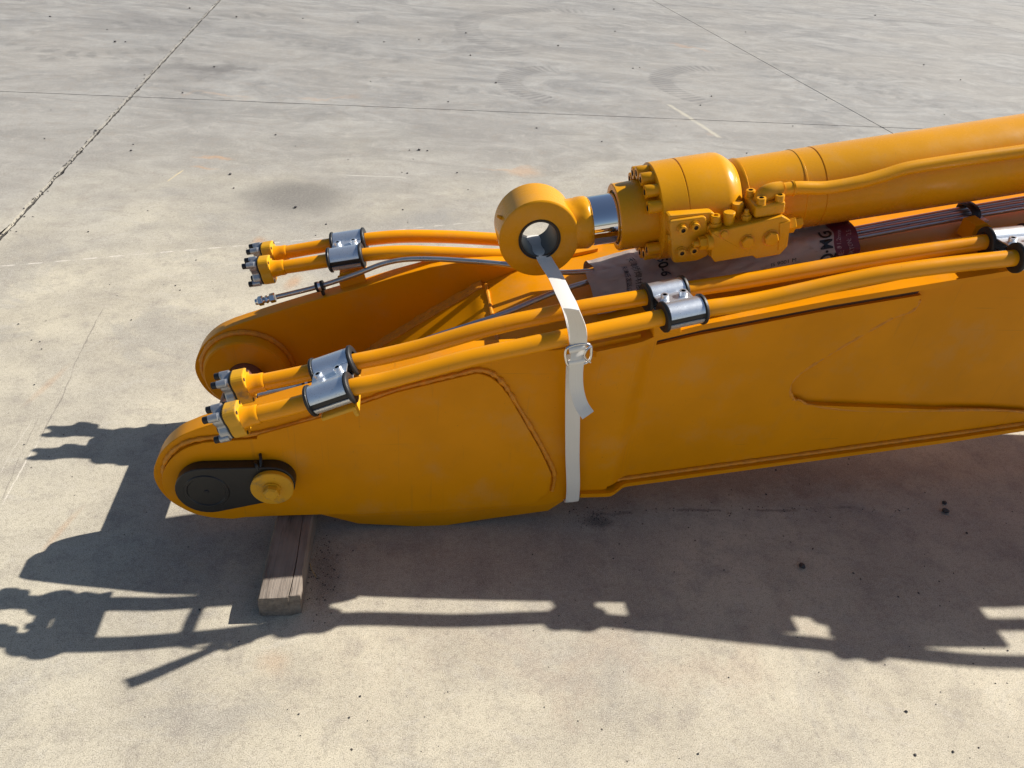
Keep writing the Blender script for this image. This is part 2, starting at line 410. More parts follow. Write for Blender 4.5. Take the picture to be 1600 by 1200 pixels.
    c = line(c, (345, 0), (0, 372), .040, (.58, .58, .52),   .10, 0, .10)
    for q in (((1180, 95), (1440, 150), .13, .45), ((1290, 108), (1530, 132), .12, .4), ((1310, 130), (1480, 170), .11, .5), ((1130, 88), (1300, 70), .14, .35), ((560, 120), (820, 150), .12, .4),
              ((60, 92), (330, 70), .13, .45), ((0, 70), (260, 100), .12, .45), ((180, 38), (420, 22), .2, .5), ((420, 60), (640, 98), .14, .4), ((900, 45), (1180, 20), .2, .35)):
        c = line(c, q[0], q[1], q[2], (.115, .118, .122), q[3], 34, .25)
    c = line(c, (530, 273), (632, 277), .006, (.70, .66, .58), .7)
    c = line(c, (262, 283), (286, 266), .006, (.66, .52, .28), .9)
    c = line(c, (1045, 163), (1125, 215), .03, (.60, .55, .42), .55, 0, .05)
    c = line(c, (160, 482), (62, 690), .003, (.16, .14, .12), .7, 0, .05)
    c = line(c, (62, 690), (0, 790), .003, (.70, .64, .54), .7, 0, .05)
    c = line(c, (0, 785), (60, 652), .0025, (.16, .14, .12), .5, 0, .03)
    c = line(c, (60, 152), (420, 185), .012, (.16, .155, .15), .45, 0, .06)
    c = line(c, (420, 185), (690, 190), .012, (.16, .155, .15), .45, 0, .06)
    c = line(c, (0, 740), (50, 655), .0025, (.74, .68, .58), .4, 0, .03)
    c = line(c, (905, 868), (960, 905), .003, (.5, .45, .40), .4, 0, .05)
    c = line(c, (1180, 690), (1140, 720), .006, (.16, .12, .10), .5, 0, .05)
    c = line(c, (920, 800), (1340, 795), .008, (.11, .09, .08), .55, 23, .10)
    # speckle of aggregate, dark flecks
    c = N.mix(N.ss(grain, .50, .68, 0, .75), c, (.13, .11, .09), 'MIX')
    c = N.mix(N.ss(grain, .49, .32, 0, .50), c, (.74, .67, .55))
    c = N.mix(N.ss(grain2, .50, .68, 0, .34), c, (.17, .145, .12)); c = N.mix(N.ss(grain2, .48, .30, 0, .18), c, (.66, .60, .50))
    fl = N.voro(g, 20); flm = N.noise(g, 3, 2, .5)
    c = N.mix(N.math('MULTIPLY', N.ss(fl, .06, .035), N.ss(flm, .50, .56)), c, (.035, .03, .028))
    fl2 = N.voro(N.map(g, (1, 1, 1), (0, 0, .6), (3.3, 1.2, 0)), 9)
    c = N.mix(N.math('MULTIPLY', N.ss(fl2, .035, .02), N.ss(med, .46, .5)), c, (.04, .035, .03))
    N.l(c, b.inputs['Base Color'])
    b.inputs['Roughness'].default_value = .82; b.inputs['Specular IOR Level'].default_value = .32
    N.bump(grain, .10, .002, b)
    return m
M_conc = concrete()
M_joint = simple('joint_dirt', (.055, .05, .045), .9, 0, 150, .8, .6)

SLAB_A = math.radians(1.85); SO = Vector((-1.872, 5.69)); SP = 5.93
def slabpt(u, v):
    c, s = math.cos(SLAB_A), math.sin(SLAB_A)
    return (SO.x + u * c - v * s, SO.y + u * s + v * c)
bm = bmesh.new(); box_into(bm, (-220, -220, -.3), (220, 220, -.016))
ground = link('ground', bm, M_joint, None, 0); ground['kind'] = 'structure'
def edgejit(u, v, wide, seed):
    a = noise.noise(Vector((u * 9, v * 9, seed))) * .5 + noise.noise(Vector((u * 34, v * 34, seed + 5))) * .35 + noise.noise(Vector((u * 90, v * 90, seed + 9))) * .2
    return a * wide
for i in range(-4, 5):
    for j in range(-4, 5):
        u0, u1, v0, v1 = i * SP, (i + 1) * SP, j * SP, (j + 1) * SP
        near = (-2 <= i <= 1) and (-2 <= j <= 1)
        n = 260 if near else 1
        def wd(k):   # half width and roughness of joint k
            return (.013, .018) if k == 0 else (.0055, .004)
        def wv(k): return (.0052, .004)
        P = []
        for q in range(n):
            t = q / n; uu = u0 + (u1 - u0) * t; h, r = wv(j); P.append((uu, v0 + h + (edgejit(uu, v0, r, j) if near else 0)))
        for q in range(n):
            t = q / n; vv = v0 + (v1 - v0) * t; h, r = wd(i + 1); P.append((u1 - h + (edgejit(u1, vv, r, i + 51) if near else 0), vv))
        for q in range(n):
            t = q / n; uu = u1 - (u1 - u0) * t; h, r = wv(j + 1); P.append((uu, v1 - h + (edgejit(uu, v1, r, j + 31) if near else 0)))
        for q in range(n):
            t = q / n; vv = v1 - (v1 - v0) * t; h, r = wd(i); P.append((u0 + h + (edgejit(u0, vv, r, i + 71) if near else 0), vv))
        if near:   # cut the corners in
            for a in range(4):
                k = a * n; P[k] = (P[k][0] + (.006 if a in (0, 3) else -.006), P[k][1] + (.006 if a in (0, 1) else -.006))
        W = [slabpt(*p) for p in P]
        bm = bmesh.new()
        A = [bm.verts.new((x, y, 0)) for x, y in W]; B = [bm.verts.new((x, y, -.0155)) for x, y in W]
        bm.faces.new(A)
        for k in range(len(A)): bm.faces.new([A[k], B[k], B[(k+1) % len(A)], A[(k+1) % len(A)]])
        if near: bmesh.ops.triangulate(bm, faces=[f for f in bm.faces if len(f.verts) > 4])
        link('concrete_slab', bm, M_conc, ground, 0)

# ================================================================ BOOM
YC = 1.76
def mirY(y): return 2 * YC - y
boom = empty('excavator_boom', (0, 0, 0), 'long yellow excavator boom lying on concrete, its forked end on a wooden block', 'excavator boom')
def both(name, mk, mat, **k):
    """a part and its mirror image on the far side"""
    a = link(name, mk(), mat, boom, **k)
    bm = mk(); bmesh.ops.scale(bm, vec=(1, -1, 1), verts=bm.verts[:]); bmesh.ops.translate(bm, vec=(0, 2*YC, 0), verts=bm.verts[:])
    b = link(name, bm, mat, boom, **k)
    return a, b
ztx = [-.05, .253, .37, .546, .746, 1.064, 1.55, 3.0, 3.4, 6.4]; ztz = [.37, .548, .60, .645, .702, .775, .872, 1.15, 1.16, .52]
def zt(x): return float(np.interp(x, ztx, ztz))
# --- side castings of the fork
YF = 1.490
tip = [(-.500, .386), (-.545, .362), (-.585, .326), (-.614, .280), (-.628, .232), (-.622, .185), (-.603, .143), (-.573, .110), (-.532, .085), (-.48, .073)]
bottom_low = [(-.40, .0715), (-.22, .0715)] + [U(p[0], p[1], YF + .014) for p in ((560, 818), (650, 822.5), (690, 822), (760, 811), (856, 798))]
bottom = [(-.40, .0722), (-.22, .0790)] + [U(p[0], p[1] + 2.0, YF) for p in ((560, 805), (650, 802), (690, 800), (760, 795), (853, 788))] + [U(p[0], p[1], YF) for p in ((885, 779), (903, 778))]
topl = [(.43, .628), (.371, .621), (.28, .620), (.172, .613), (.09, .595), (-.011, .562), (-.118, .523), (-.276, .470), (-.37, .436), (-.46, .402)]
rightseam = [U(948, 765, YF), (.60, .665)]
side_out = [(p.x, p.y) for p in [Vector((q.x, q.z)) for q in catmull([Vector((a, 0, b)) for a, b in tip], 4)]] + bottom + [U(948, 764, YF), (.592, .668)] + topl
def side():
    bm = prism([tuple(p) for p in side_out], YF, 1.545, .0025)
    return bm
both('side_plate', side, M_paint)
def keel():
    bm = bmesh.new(); A = bottom[:8]; rows = []
    for (xa, za), (xb, zb) in zip(A, bottom_low + [U(885, 779.5, YF + .004)]):
        rows.append([bm.verts.new(v) for v in ((xa, YF + .0022, za + .0005), (xb, YF + (.014 if zb < .0712 and xb < .435 else .004), zb), (xb, 1.545, zb), (xa, 1.545, za + .002))])
    for a, b in zip(rows, rows[1:]):
        for q in range(4): bm.faces.new([a[q], b[q], b[(q+1) % 4], a[(q+1) % 4]])
    bm.faces.new(rows[0][::-1]); bm.faces.new(rows[-1]); return bm
both('keel_strip', keel, M_paint, angle=20)
# --- raised boss plate welded on the outside
boss = [(-.486, .352), (-.53, .335), (-.572, .298), (-.598, .255), (-.607, .215), (-.60, .17), (-.578, .132), (-.545, .104), (-.505, .088), (-.45, .080)] + \
       [U(p[0], p[1], 1.478) for p in ((430, 806), (560, 803), (700, 797), (835, 787))] + \
       [U(p[0], p[1], 1.478) for p in ((858, 768), (862, 742), (845, 705), (797, 622), (780, 600), (765, 589), (747, 583), (620, 613), (512, 650), (400, 681))]
boss = [(q.x, q.z) for q in catmull([Vector((a, 0, b)) for a, b in boss[:10]], 4)] + rounded(boss[10:], .01, 3)
both('boss_plate', lambda: prism(boss, 1.478, 1.4899, .002), M_paint)
def beadpath(px, Y): return catmull([U3(a, b, Y) for a, b in px], 10)
bpx = [(330, 690), (400, 677), (512, 646), (620, 609), (720, 584), (747, 578), (768, 583), (786, 599), (803, 625), (850, 705), (866, 742), (863, 766)]
def bead1():
    bm = bmesh.new(); pts = catmull([Vector((-.60, 1.488, .20)), Vector((-.598, 1.488, .262)), Vector((-.574, 1.488, .308)), Vector((-.53, 1.488, .346))] + [U3(a, b, 1.488) for a, b in bpx[1:]], 14)
    sweep_into(bm, pts, .0065, 8, jitter=.6); return bm
both('weld_bead', bead1, M_weld)
# --- inner bosses round the pin
PX, PZ = -.468, .232
both('inner_boss', lambda: lathe([(0, .052), (0, .132), (.010, .139), (.0, .139)] if False else [(-.010, .053), (-.046, .053), (-.046, .121), (-.042, .126), (-.010, .132)], frame((PX, 1.545, PZ), (0, -1, 0)), 64), M_paint)
both('weld_bead', lambda: tube([Vector((PX + .136 * math.cos(a * PI / 40), 1.549, PZ + .136 * math.sin(a * PI / 40))) for a in range(81)], .009, 8, jitter=.4), M_weld)
# pin
pin = link('pivot_pin', lathe([(0, 0), (0, .046), (.006, .052), (.556, .052), (.562, .046), (.562, 0)], frame((PX, 1.482, PZ), (0, 1, 0)), 48), M_rust, boom)
# --- pin cover (black) on the near side, with lock washer and bolt
capc = Vector(U(323, 768, 1.445)); bolc = Vector(U(425, 757, 1.445))
def oval(c1, r1, c2, r2, n=18):
    d = (c2 - c1); L = d.length; a0 = math.atan2(d.y, d.x); ph = math.acos((r1 - r2) / L)
    P = []
    for k in range(n + 1):
        a = a0 + ph + (2*PI - 2*ph) * k / n; P.append((c1.x + r1 * math.cos(a), c1.y + r1 * math.sin(a)))
    for k in range(n + 1):
        a = a0 - ph + 2 * ph * k / n; P.append((c2.x + r2 * math.cos(a), c2.y + r2 * math.sin(a)))
    return P
cover = link('pin_cover', prism(oval(capc, .077, bolc, .058), 1.445, 1.4779, .003), M_cover, boom)
link('cover_rim', lathe([(0, .046), (.0025, .048), (.0025, .054), (0, .056)], frame((capc.x, 1.4449, capc.y), (0, -1, 0)), 48), M_cover, cover)
link('cover_centre', lathe([(0, .0), (.002, .0), (.002, .0045), (0, .006)], frame((capc.x, 1.4448, capc.y), (0, -1, 0)), 16), M_blackox, cover)
wsh = link('lock_washer', lathe([(0, 0), (0, .052), (.014, .0535), (.016, .051), (.016, 0)], frame((bolc.x + .002, 1.4445, bolc.y - .002), (0, -1, 0)), 48), M_tip, boom)
link('bolt', lathe([(0, 0), (0, .024), (.004, .024), (.004, 0)], frame((bolc.x + .002, 1.4283, bolc.y - .002), (0, -1, 0)), 24), M_tip, wsh)
M = frame((bolc.x + .002, 1.4242, bolc.y - .002), (0, -1, 0), (.25, 0, 1))
link('bolt_head', lathe([(0, 0), (0, .021), (.014, .021), (.018, .016), (.018, 0)], M, 6), M_tip, wsh)
sh = Vector(U(403, 722, 1.46))
link('cable_tie', tube(catmull([Vector((sh.x-.01, 1.477, sh.y-.012)), Vector((sh.x-.003, 1.45, sh.y+.0)), Vector((sh.x+.002, 1.446, sh.y-.02)), Vector((sh.x+.008, 1.46, sh.y+.006)), Vector((sh.x+.004, 1.477, sh.y+.012))], 8), .004, 8), M_cover, boom)
# --- main side plates with a recessed field (X > .6)
def Zbot(x): return float(np.interp(x, [U(948, 757, 1.5)[0], U(1600, 668, 1.5)[0], 3.2, 3.5, 6.4], [U(948, 757, 1.5)[1], U(1600, 668, 1.5)[1], .585, .57, .14]))
YM = 1.514
rec = [U(p[0], p[1], YM) for p in ((1700, 655), (1600, 646), (1262, 633), (1243, 628), (1234, 614), (1236, 600), (1250, 584), (1300, 552), (1395, 497), (1425, 487), (1434, 478), (1438, 470))]
rec = [(1.95, Zbot(1.95) + .004), (1.839, .384)] + [rec[2]] + list(rounded(rec[3:], .006, 2))
xs = [.60, .9, 1.2, 1.5, 1.9]
def mainplate_low():
    # everything below/left of the recess: closed outline
    bot = [(x, Zbot(x)) for x in (.60, .9, 1.3, 1.7, 1.95)]
    end = []
    top = [(rec[-1][0] , zt(rec[-1][0]) - .052), (1.2, zt(1.2) - .052), (1.064, zt(1.064) - .052), (.746, zt(.746) - .052), (.60, zt(.60) - .052)]
    return prism(bot + end + rec + top, YM, YM + .018)
both('side_panel', mainplate_low, M_paint)
def mainplate_up():
    X = [.60, .746, 1.064, 1.55, 2.3, 3.0, 3.4, 6.4]
    return prism([(x, Zbot(x)) for x in X] + [(x, zt(x) - .003) for x in X[::-1]], YM + .0182, YM + .03)
both('side_panel', mainplate_up, M_paint)
both('weld_bead', lambda: tube(catmull([Vector((x, YM + .004, z)) for x, z in rec], 12), .0050, 8, jitter=.7), M_weld)
def groove_strip():
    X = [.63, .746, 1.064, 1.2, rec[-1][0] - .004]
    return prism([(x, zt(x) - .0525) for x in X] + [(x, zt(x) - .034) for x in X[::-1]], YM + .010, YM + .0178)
both('dark_groove_strip', groove_strip, M_recess)  # dark strip filling the groove; its brown stands in for grime and shade
# soft transition from casting to side panel
def trans():
    bm = bmesh.new(); n = 10; R = []
    for k in range(n + 1):
        t = k / n; x = .586 + .06 * t; s = t*t*(3 - 2*t); y = YF + (YM - YF - .0004) * s
        R.append([bm.verts.new((x, y, Zbot(x) + .001)), bm.verts.new((x, y, .35)), bm.verts.new((x, y, zt(x) - .003))])
    for a, b in zip(R, R[1:]):
        for q in range(2): bm.faces.new([a[q], b[q], b[q+1], a[q+1]])
    return bm
both('side_transition', trans, M_paint, angle=60)
# bottom plate (flange) and top plate
def plate(zf, half, xs_, th, below, bev=.003):
    bm = bmesh.new(); T = []; B = []
    for x in xs_:
        h = half(x); z = zf(x)
        T.append([bm.verts.new((x, YC - h, z)), bm.verts.new((x, YC + h, z))])
        B.append([bm.verts.new((x, YC - h, z - th)), bm.verts.new((x, YC + h, z - th))])
    for i in range(len(xs_) - 1):
        bm.faces.new([T[i][0], T[i+1][0], T[i+1][1], T[i][1]]); bm.faces.new([B[i][0], B[i][1], B[i+1][1], B[i+1][0]])
        bm.faces.new([T[i][0], B[i][0], B[i+1][0], T[i+1][0]]); bm.faces.new([T[i][1], T[i+1][1], B[i+1][1], B[i][1]])
    bm.faces.new([T[0][0], T[0][1], B[0][1], B[0][0]]); bm.faces.new([T[-1][0], B[-1][0], B[-1][1], T[-1][1]])
    return bm
def sstep(a, b, x): t = min(1, max(0, (x - a) / (b - a))); return t*t*(3 - 2*t)
xsb = [U(905, 778, 1.478)[0] + .002] + [.52 + i * .008 for i in range(22)] + [.72, .9, 1.2, 1.6, 2.2, 3.0, 3.2, 3.35, 3.5, 6.4]
link('bottom_plate', plate(lambda x: Zbot(x) - .0002 + (-.012 * (1 - sstep(.60, .65, x)) if x < .66 else 0), lambda x: YC - (1.476 + .018 * sstep(.596, .645, x)), xsb, .014, True), M_paint, boom, angle=25)
xst = [.253, .28, .32, .37, .43, .48, .546] + [.556 + i * .008 for i in range(14)] + [.70, .746, .85, 1.064, 1.3, 1.55, 2.2, 3.0, 3.2, 3.4, 6.4]
xst = sorted(xst)
link('top_plate', plate(zt, lambda x: YC - (1.546 if x < .46 else 1.472 + .012 * sstep(.585, .64, x)), xst, .016, True), M_paint, boom, angle=25)
both('weld_bead', lambda: tube(catmull([Vector((x, YM - .003, Zbot(x) + .004)) for x in (.60, .8, 1.0, 1.2, 1.5, 1.9, 2.4)], 24), .0065, 8, jitter=.4), M_weld)
# sloping front closing plate between the cheeks
dpts = [(.2528, .548), (.236, .541), (.20, .515), (.10, .447), (0, .376), (-.08, .315), (-.13, .27), (-.17, .215), (-.18, .16), (-.15, .10), (-.05, .065), (.2, .06), (.50, .118)]
dc = catmull([Vector((a, 0, b)) for a, b in dpts], 5)
bm = bmesh.new(); R = [[bm.verts.new((p.x, y, p.z)) for y in (1.5455, 1.9745)] for p in dc]; R2 = [[bm.verts.new((p.x + .012, y, p.z - .012)) for y in (1.5455, 1.9745)] for p in dc]
for a, b in zip(R, R[1:]): bm.faces.new([a[0], b[0], b[1], a[1]])
for a, b in zip(R2, R2[1:]): bm.faces.new([a[0], a[1], b[1], b[0]])
link('closing_plate', bm, M_paint, boom, angle=50)
for off_, r_ in ((.002, .007), (.009, .006), (.016, .0055), (.023, .005), (.030, .004)):
    both('weld_bead', lambda: tube([Vector((p.x - .001, 1.5455 + off_, p.z + .001 + .25*max(0, .016-off_))) for p in dc[2:42]], r_, 8, jitter=.6, seed=off_*999), M_weld)
link('weld_bead', tube([Vector((.257, 1.56 + .40 * k / 60, .5505)) for k in range(61)], .0055, 8, jitter=.5), M_weld, boom)
# lugs carrying the rear pin of the cylinder, off to the right
for y in (1.66, 1.84): link('cylinder_lug', prism(rounded([(2.95, 1.12), (3.35, 1.13), (3.27, 1.46), (3.12, 1.46)], .05), y, y + .025, .003), M_paint, boom)

# ================================================================ CLAMPS, TUBES
def tube_part(name, pts, r, mat, per=10, n=24): return link(name, tube(catmull(pts, per), r, n), mat, boom)
RT = .0203
near_out = [U3(*p) for p in ((382, 652, 1.36), (470, 631, 1.36), (552, 605, 1.36), (600, 595, 1.362), (640, 584.5, 1.365), (735, 559, 1.375), (815, 542, 1.385), (885, 527, 1.395), (950, 513.5, 1.408), (1025, 498, 1.425), (1095, 483.5, 1.44), (1160, 474, 1.445), (1387, 427, 1.45), (1596, 402, 1.455))]
near_in = [U3(*p) for p in ((392, 601, 1.472), (470, 585, 1.472), (555, 565.5, 1.472), (600, 556.5, 1.475), (660, 542, 1.48), (747, 517, 1.487), (800, 503.5, 1.494), (842, 495, 1.50), (905, 482, 1.508), (1010, 464, 1.526), (1075, 452, 1.542), (1160, 439, 1.55), (1387, 401, 1.56), (1574, 373.5, 1.57))]
far_out = [U3(*p) for p in ((432, 397, 2.14), (514, 383, 2.13), (574, 374, 2.125), (625, 369.5, 2.125), (700, 370, 2.125), (775, 374, 2.125), (905, 381, 2.125))] + [Vector((.85, 2.125, .78)), Vector((1.6, 2.125, .935)), Vector((2.6, 2.125, 1.13))]
far_in = [U3(*p) for p in ((427, 420, 2.035), (511, 407.5, 2.03), (572, 398, 2.025), (625, 394, 2.025), (700, 396, 2.025), (780, 399, 2.025), (905, 398, 2.025))] + [Vector((.85, 2.02, .78)), Vector((1.6, 2.02, .935)), Vector((2.6, 2.02, 1.13))]
def ext(P, dx):
    d = (P[-1] - P[-2]).normalized(); return P + [P[-1] + d * dx]
near_out += [Vector((2.05, 1.40, 1.005)), Vector((2.45, 1.365, 1.08)), Vector((3.0, 1.33, 1.19)), Vector((3.5, 1.34, 1.22)), Vector((4.4, 1.36, 1.05))]; near_in += [Vector((2.05, 1.51, 1.01)), Vector((2.45, 1.475, 1.09)), Vector((3.0, 1.45, 1.20)), Vector((3.5, 1.45, 1.23)), Vector((4.4, 1.46, 1.06))]
tubes = []
for P in (near_out, near_in, far_out, far_in): tubes.append(tube_part('oil_tube', P, RT, M_tubep))

# end flanges with blanking plugs: made once, then copied
def me_of(name, bm, mat, angle=32):
    o = link(name, bm, mat, None, angle, [mat, M_recess]); me = o.data; bpy.data.objects.remove(o); me.name = name; return me
fl_poly = []
hw, hh = .028, .041
for k in range(48):   # four-lobed flange outline (y, z)
    a = 2 * PI * k / 48; c, s = math.cos(a), math.sin(a)
    rr = 1 / ((abs(c) / hw) ** 3.6 + (abs(s) / hh) ** 3.6) ** (1 / 3.6)
    waist = 1 - .10 * math.exp(-(s / .35) ** 2) ; fl_poly.append((rr * c * waist, rr * s))
def flangemesh():
    bm = prism(fl_poly, -.034, -.002, .003, 'X'); return bm
me_fl = me_of('end_flange', flangemesh(), M_tip)
me_neck = me_of('flange_neck', lathe([(-.002, .027), (.006, .0245), (.02, .0228), (.03, .0232), (.034, .0222), (.036, .0212)], None, 32), M_tubep)
pl_poly = []
for k in range(64):
    a = 2 * PI * k / 64; c, s = math.cos(a), math.sin(a)
    rr = 1 / ((abs(c) / (hw*.92)) ** 4 + (abs(s) / (hh*.98)) ** 4) ** .25
    waist = 1 - .34 * math.exp(-(s / .42) ** 2); nick = 1 - .22 * math.exp(-(c / .25) ** 2); pl_poly.append((rr * c * waist, rr * s * nick))
me_plug = me_of('blanking_plate', prism(pl_poly, -.062, -.0375, .004, 'X'), M_plug)
me_gask = me_of('gasket', prism([(a*.97, b*.97) for a, b in fl_poly], -.0374, -.0342, 0, 'X'), M_rubber)
me_bolt = me_of('bolt', socketbolt(.0085, .016, .0042), M_blackox)
me_hole = me_of('bolt_hole', lathe([(0, 0), (0, .0048), (.0006, .0048), (.0006, 0)], None, 16), M_blackox)
me_sock = me_of('bolt_sleeve', lathe([(0, .0), (0, .0098), (-.022, .0095), (-.022, 0)], None, 20), M_plug)
def end_set(P, parent):
    M = frame(P[0], P[1] - P[0]); I = Matrix.Identity(4)
    f = part('end_flange', me_fl, parent, M); part('flange_neck', me_neck, parent, M)
    part('gasket', me_gask, parent, M); part('blanking_plate', me_plug, parent, M)
    for sy_ in (-1, 1):
        for sz_ in (-1, 1):
            y, z = sy_ * hw * .66, sz_ * hh * .72
            part('bolt', me_bolt, parent, M @ Matrix.Translation((-.0625, y, z)))
            part('bolt_sleeve', me_sock, parent, M @ Matrix.Translation((-.0435, y, z)))
            part('bolt_hole', me_hole, parent, M @ Matrix.Translation((-.0021, y, z)))
for P, t in zip((near_out, near_in, far_out, far_in), tubes): end_set(P, t)

def clampset(c1, c2, axis, bolts_up=True, length=.105, gap=True):
    """pair clamp: two silver shells round rubber sleeves; centres c1 (near) and c2 (far)"""
    c1 = Vector(c1); c2 = Vector(c2); mid = (c1 + c2) / 2
    root = bpy.data.objects.new('tube_clamp', None); COL.objects.link(root); root.parent = boom
    M = frame(mid, axis); root.matrix_local = M; root.empty_display_size = .05
    inv = M.inverted(); hs = []
    a = inv @ c1; b = inv @ c2
    RS = .0335; L = length / 2
    for q in (a, b):
        bm = bmesh.new()
        lathe_into(bm, [(-L, .0204), (-L, RS+.001), (-L+.002, RS+.0035), (-L+.007, RS+.004), (-L+.009, RS-.002), (-L+.010, RS-.0035), (L-.010, RS-.0035), (L-.009, RS-.002), (L-.007, RS+.004), (L-.002, RS+.0035), (L, RS+.001), (L, .0204)], Matrix.Translation((0, q.y, q.z)), 40)
        link('rubber_sleeve', bm, M_rubber, root, 50)
    y0, y1 = min(a.y, b.y), max(a.y, b.y); zc = (a.z + b.z) / 2
    sl = (b.z - a.z) / (b.y - a.y)
    for sgn in (1, -1):
        outer = []; inner = []
        prof = []
        for k in range(15):     # far-left shoulder to saddle
            th = math.radians(14 + (148 - 14) * k / 14); prof.append((y1 + RS * math.cos(th), sgn * RS * math.sin(th)))
        for k in range(15):
            th = math.radians(180 - 148 + (148 - 14) * k / 14); prof.append((y0 + RS * math.cos(th), sgn * RS * math.sin(th)))
        th_ = .0032; bm = bmesh.new(); rows = []
        for e in (-L + .010, L - .010):
            row = []
            for i, (y, z) in enumerate(prof):
                pa = Vector(prof[max(i-1, 0)]); pb = Vector(prof[min(i+1, len(prof)-1)]); t = (pb - pa).normalized(); nrm = Vector((t.y, -t.x)) * -sgn
                if nrm.y * sgn < 0 and abs(nrm.y) > .5: nrm = -nrm
                zz = z + zc + sl * (y - (y0 + y1) / 2)
                row.append((bm.verts.new((e, y, zz)), bm.verts.new((e, y + 0*nrm.x, zz))) if False else (bm.verts.new((e, y, zz)),))
            rows.append(row)
        for i in range(len(prof) - 1): bm.faces.new([rows[0][i][0], rows[1][i][0], rows[1][i+1][0], rows[0][i+1][0]])
        bmesh.ops.recalc_face_normals(bm, faces=bm.faces[:])
        bmesh.ops.solidify(bm, geom=bm.faces[:], thickness=.003)
        link('clamp_shell', bm, M_zinc, root, 40)
        if sgn == 1:
            zb = zc + RS * math.sin(math.radians(148))
            for sx_ in (-.024, .024):
                link('bolt', socketbolt(.0098, .015, .0052), M_zinc, root, 32, [M_zinc, M_blackox]).matrix_local = Matrix.Translation((sx_, (y0+y1)/2, zb - .003)) @ frame((0, 0, 0), (0, 0, -1), (1, 0, 0))
    return root
me_dummy = None
def at_x(P, x):
    C = catmull(P, 10)
    for i in range(len(C) - 1):
        if C[i].x <= x <= C[i+1].x:
            t = (x - C[i].x) / (C[i+1].x - C[i].x); return C[i].lerp(C[i+1], t), (C[i+1] - C[i]).normalized()
    return C[-1], (C[-1] - C[-2]).normalized()
for A, B, x in ((near_out, near_in, U(516, 617, 1.36)[0]), (near_out, near_in, U(1062, 490, 1.43)[0]), (far_out, far_in, U(542, 403, 2.03)[0]), (near_out, near_in, U(1618, 398, 1.455)[0]), (near_out, near_in, 2.45)):
    c1, d1 = at_x(A, x); c2, d2 = at_x(B, x + (.004 if A is near_out else 0)); clampset(c1, c2, d1)
# brackets under the clamps
def lbox(name, c, d, mat=M_paint, rot=None, bev=.003):
    M = Matrix.Translation(c) @ (rot or Matrix.Identity(4)); return link(name, box((-d[0]/2, -d[1]/2, -d[2]/2), (d[0]/2, d[1]/2, d[2]/2), M, bev), mat, boom)
c1, d1 = at_x(near_out, U(516, 617, 1.36)[0]); RY = Matrix.Rotation(-math.atan2(d1.z, d1.x), 4, 'Y')
lbox('clamp_bracket', (c1.x + .018, 1.415, c1.z - .042), (.085, .150, .010), M_tip, RY)
lbox('clamp_bracket', (c1.x + .056, 1.415, c1.z - .040), (.010, .150, .020), M_tip, RY)
c1, d1 = at_x(far_in, U(542, 403, 2.03)[0]); RY = Matrix.Rotation(-math.atan2(d1.z, d1.x), 4, 'Y')
lbox('clamp_bracket', (c1.x + .016, 2.09, c1.z - .045), (.08, .16, .012), M_paint, RY)
lbox('clamp_bracket', (c1.x + .016, 2.012, c1.z - .075), (.08, .012, .06), M_paint, RY)
c1, d1 = at_x(near_in, U(1040, 458, 1.535)[0])
lbox('clamp_bracket', (c1.x, 1.52, (zt(c1.x) + c1.z - .04) / 2), (.07, .09, max(.012, c1.z - .04 - zt(c1.x))), M_paint, RY)
for x0_, x1_, y0_, y1_ in ((1.655, 2.22, 1.40, 1.53), (2.38, 2.95, 1.36, 1.53)):  # unseen plates added to fill lit gaps in the ground shadow
    xm = (x0_ + x1_) / 2; lbox('shadow_shelf', (xm, (y0_ + y1_) / 2, zt(xm) + .012), (x1_ - x0_, y1_ - y0_, .012), M_paint, Matrix.Rotation(-math.atan(.18), 4, 'Y'))
# --- thin steel grease pipes
RP = .0075
pl1 = [U3(432, 464, 1.995), U3(500, 447, 1.995), U3(560, 427, 1.995), U3(596, 413, 1.99), U3(625, 406.5, 1.985), U3(660, 404.5, 1.965), U3(720, 407, 1.93), U3(780, 412, 1.89)]
pl1 += [Vector((.45, 1.83, zt(.45) + .040)), Vector((.56, 1.80, zt(.56) + .034)), Vector((.63, 1.785, zt(.63) + .020)), Vector((1.0, 1.77, zt(1.0) + .022)), Vector((1.6, 1.765, zt(1.6) + .040)), Vector((2.6, 1.765, zt(2.6) + .04))]
pl2 = [U3(404, 618, 1.60), U3(480, 601, 1.60), U3(560, 572, 1.60), U3(620, 551, 1.605), U3(668, 530, 1.62), U3(720, 512.5, 1.65), U3(790, 489, 1.68), U3(862, 459, 1.71), U3(925, 439, 1.74), Vector((.585, 1.765, zt(.585) + .030)),
       Vector((.65, 1.762, zt(.65) + .020)), Vector((1.0, 1.752, zt(1.0) + .021)), Vector((1.6, 1.747, zt(1.6) + .036)), Vector((2.6, 1.747, zt(2.6) + .036))]
pl3 = [Vector((.62, 1.74, zt(.62) + .016)), Vector((1.0, 1.734, zt(1.0) + .014)), Vector((1.6, 1.729, zt(1.6) + .033)), Vector((2.6, 1.729, zt(2.6) + .033))]
for P in (pl1, pl2, pl3): link('grease_pipe', tube(catmull(P, 10), RP, 12), M_steel, boom)
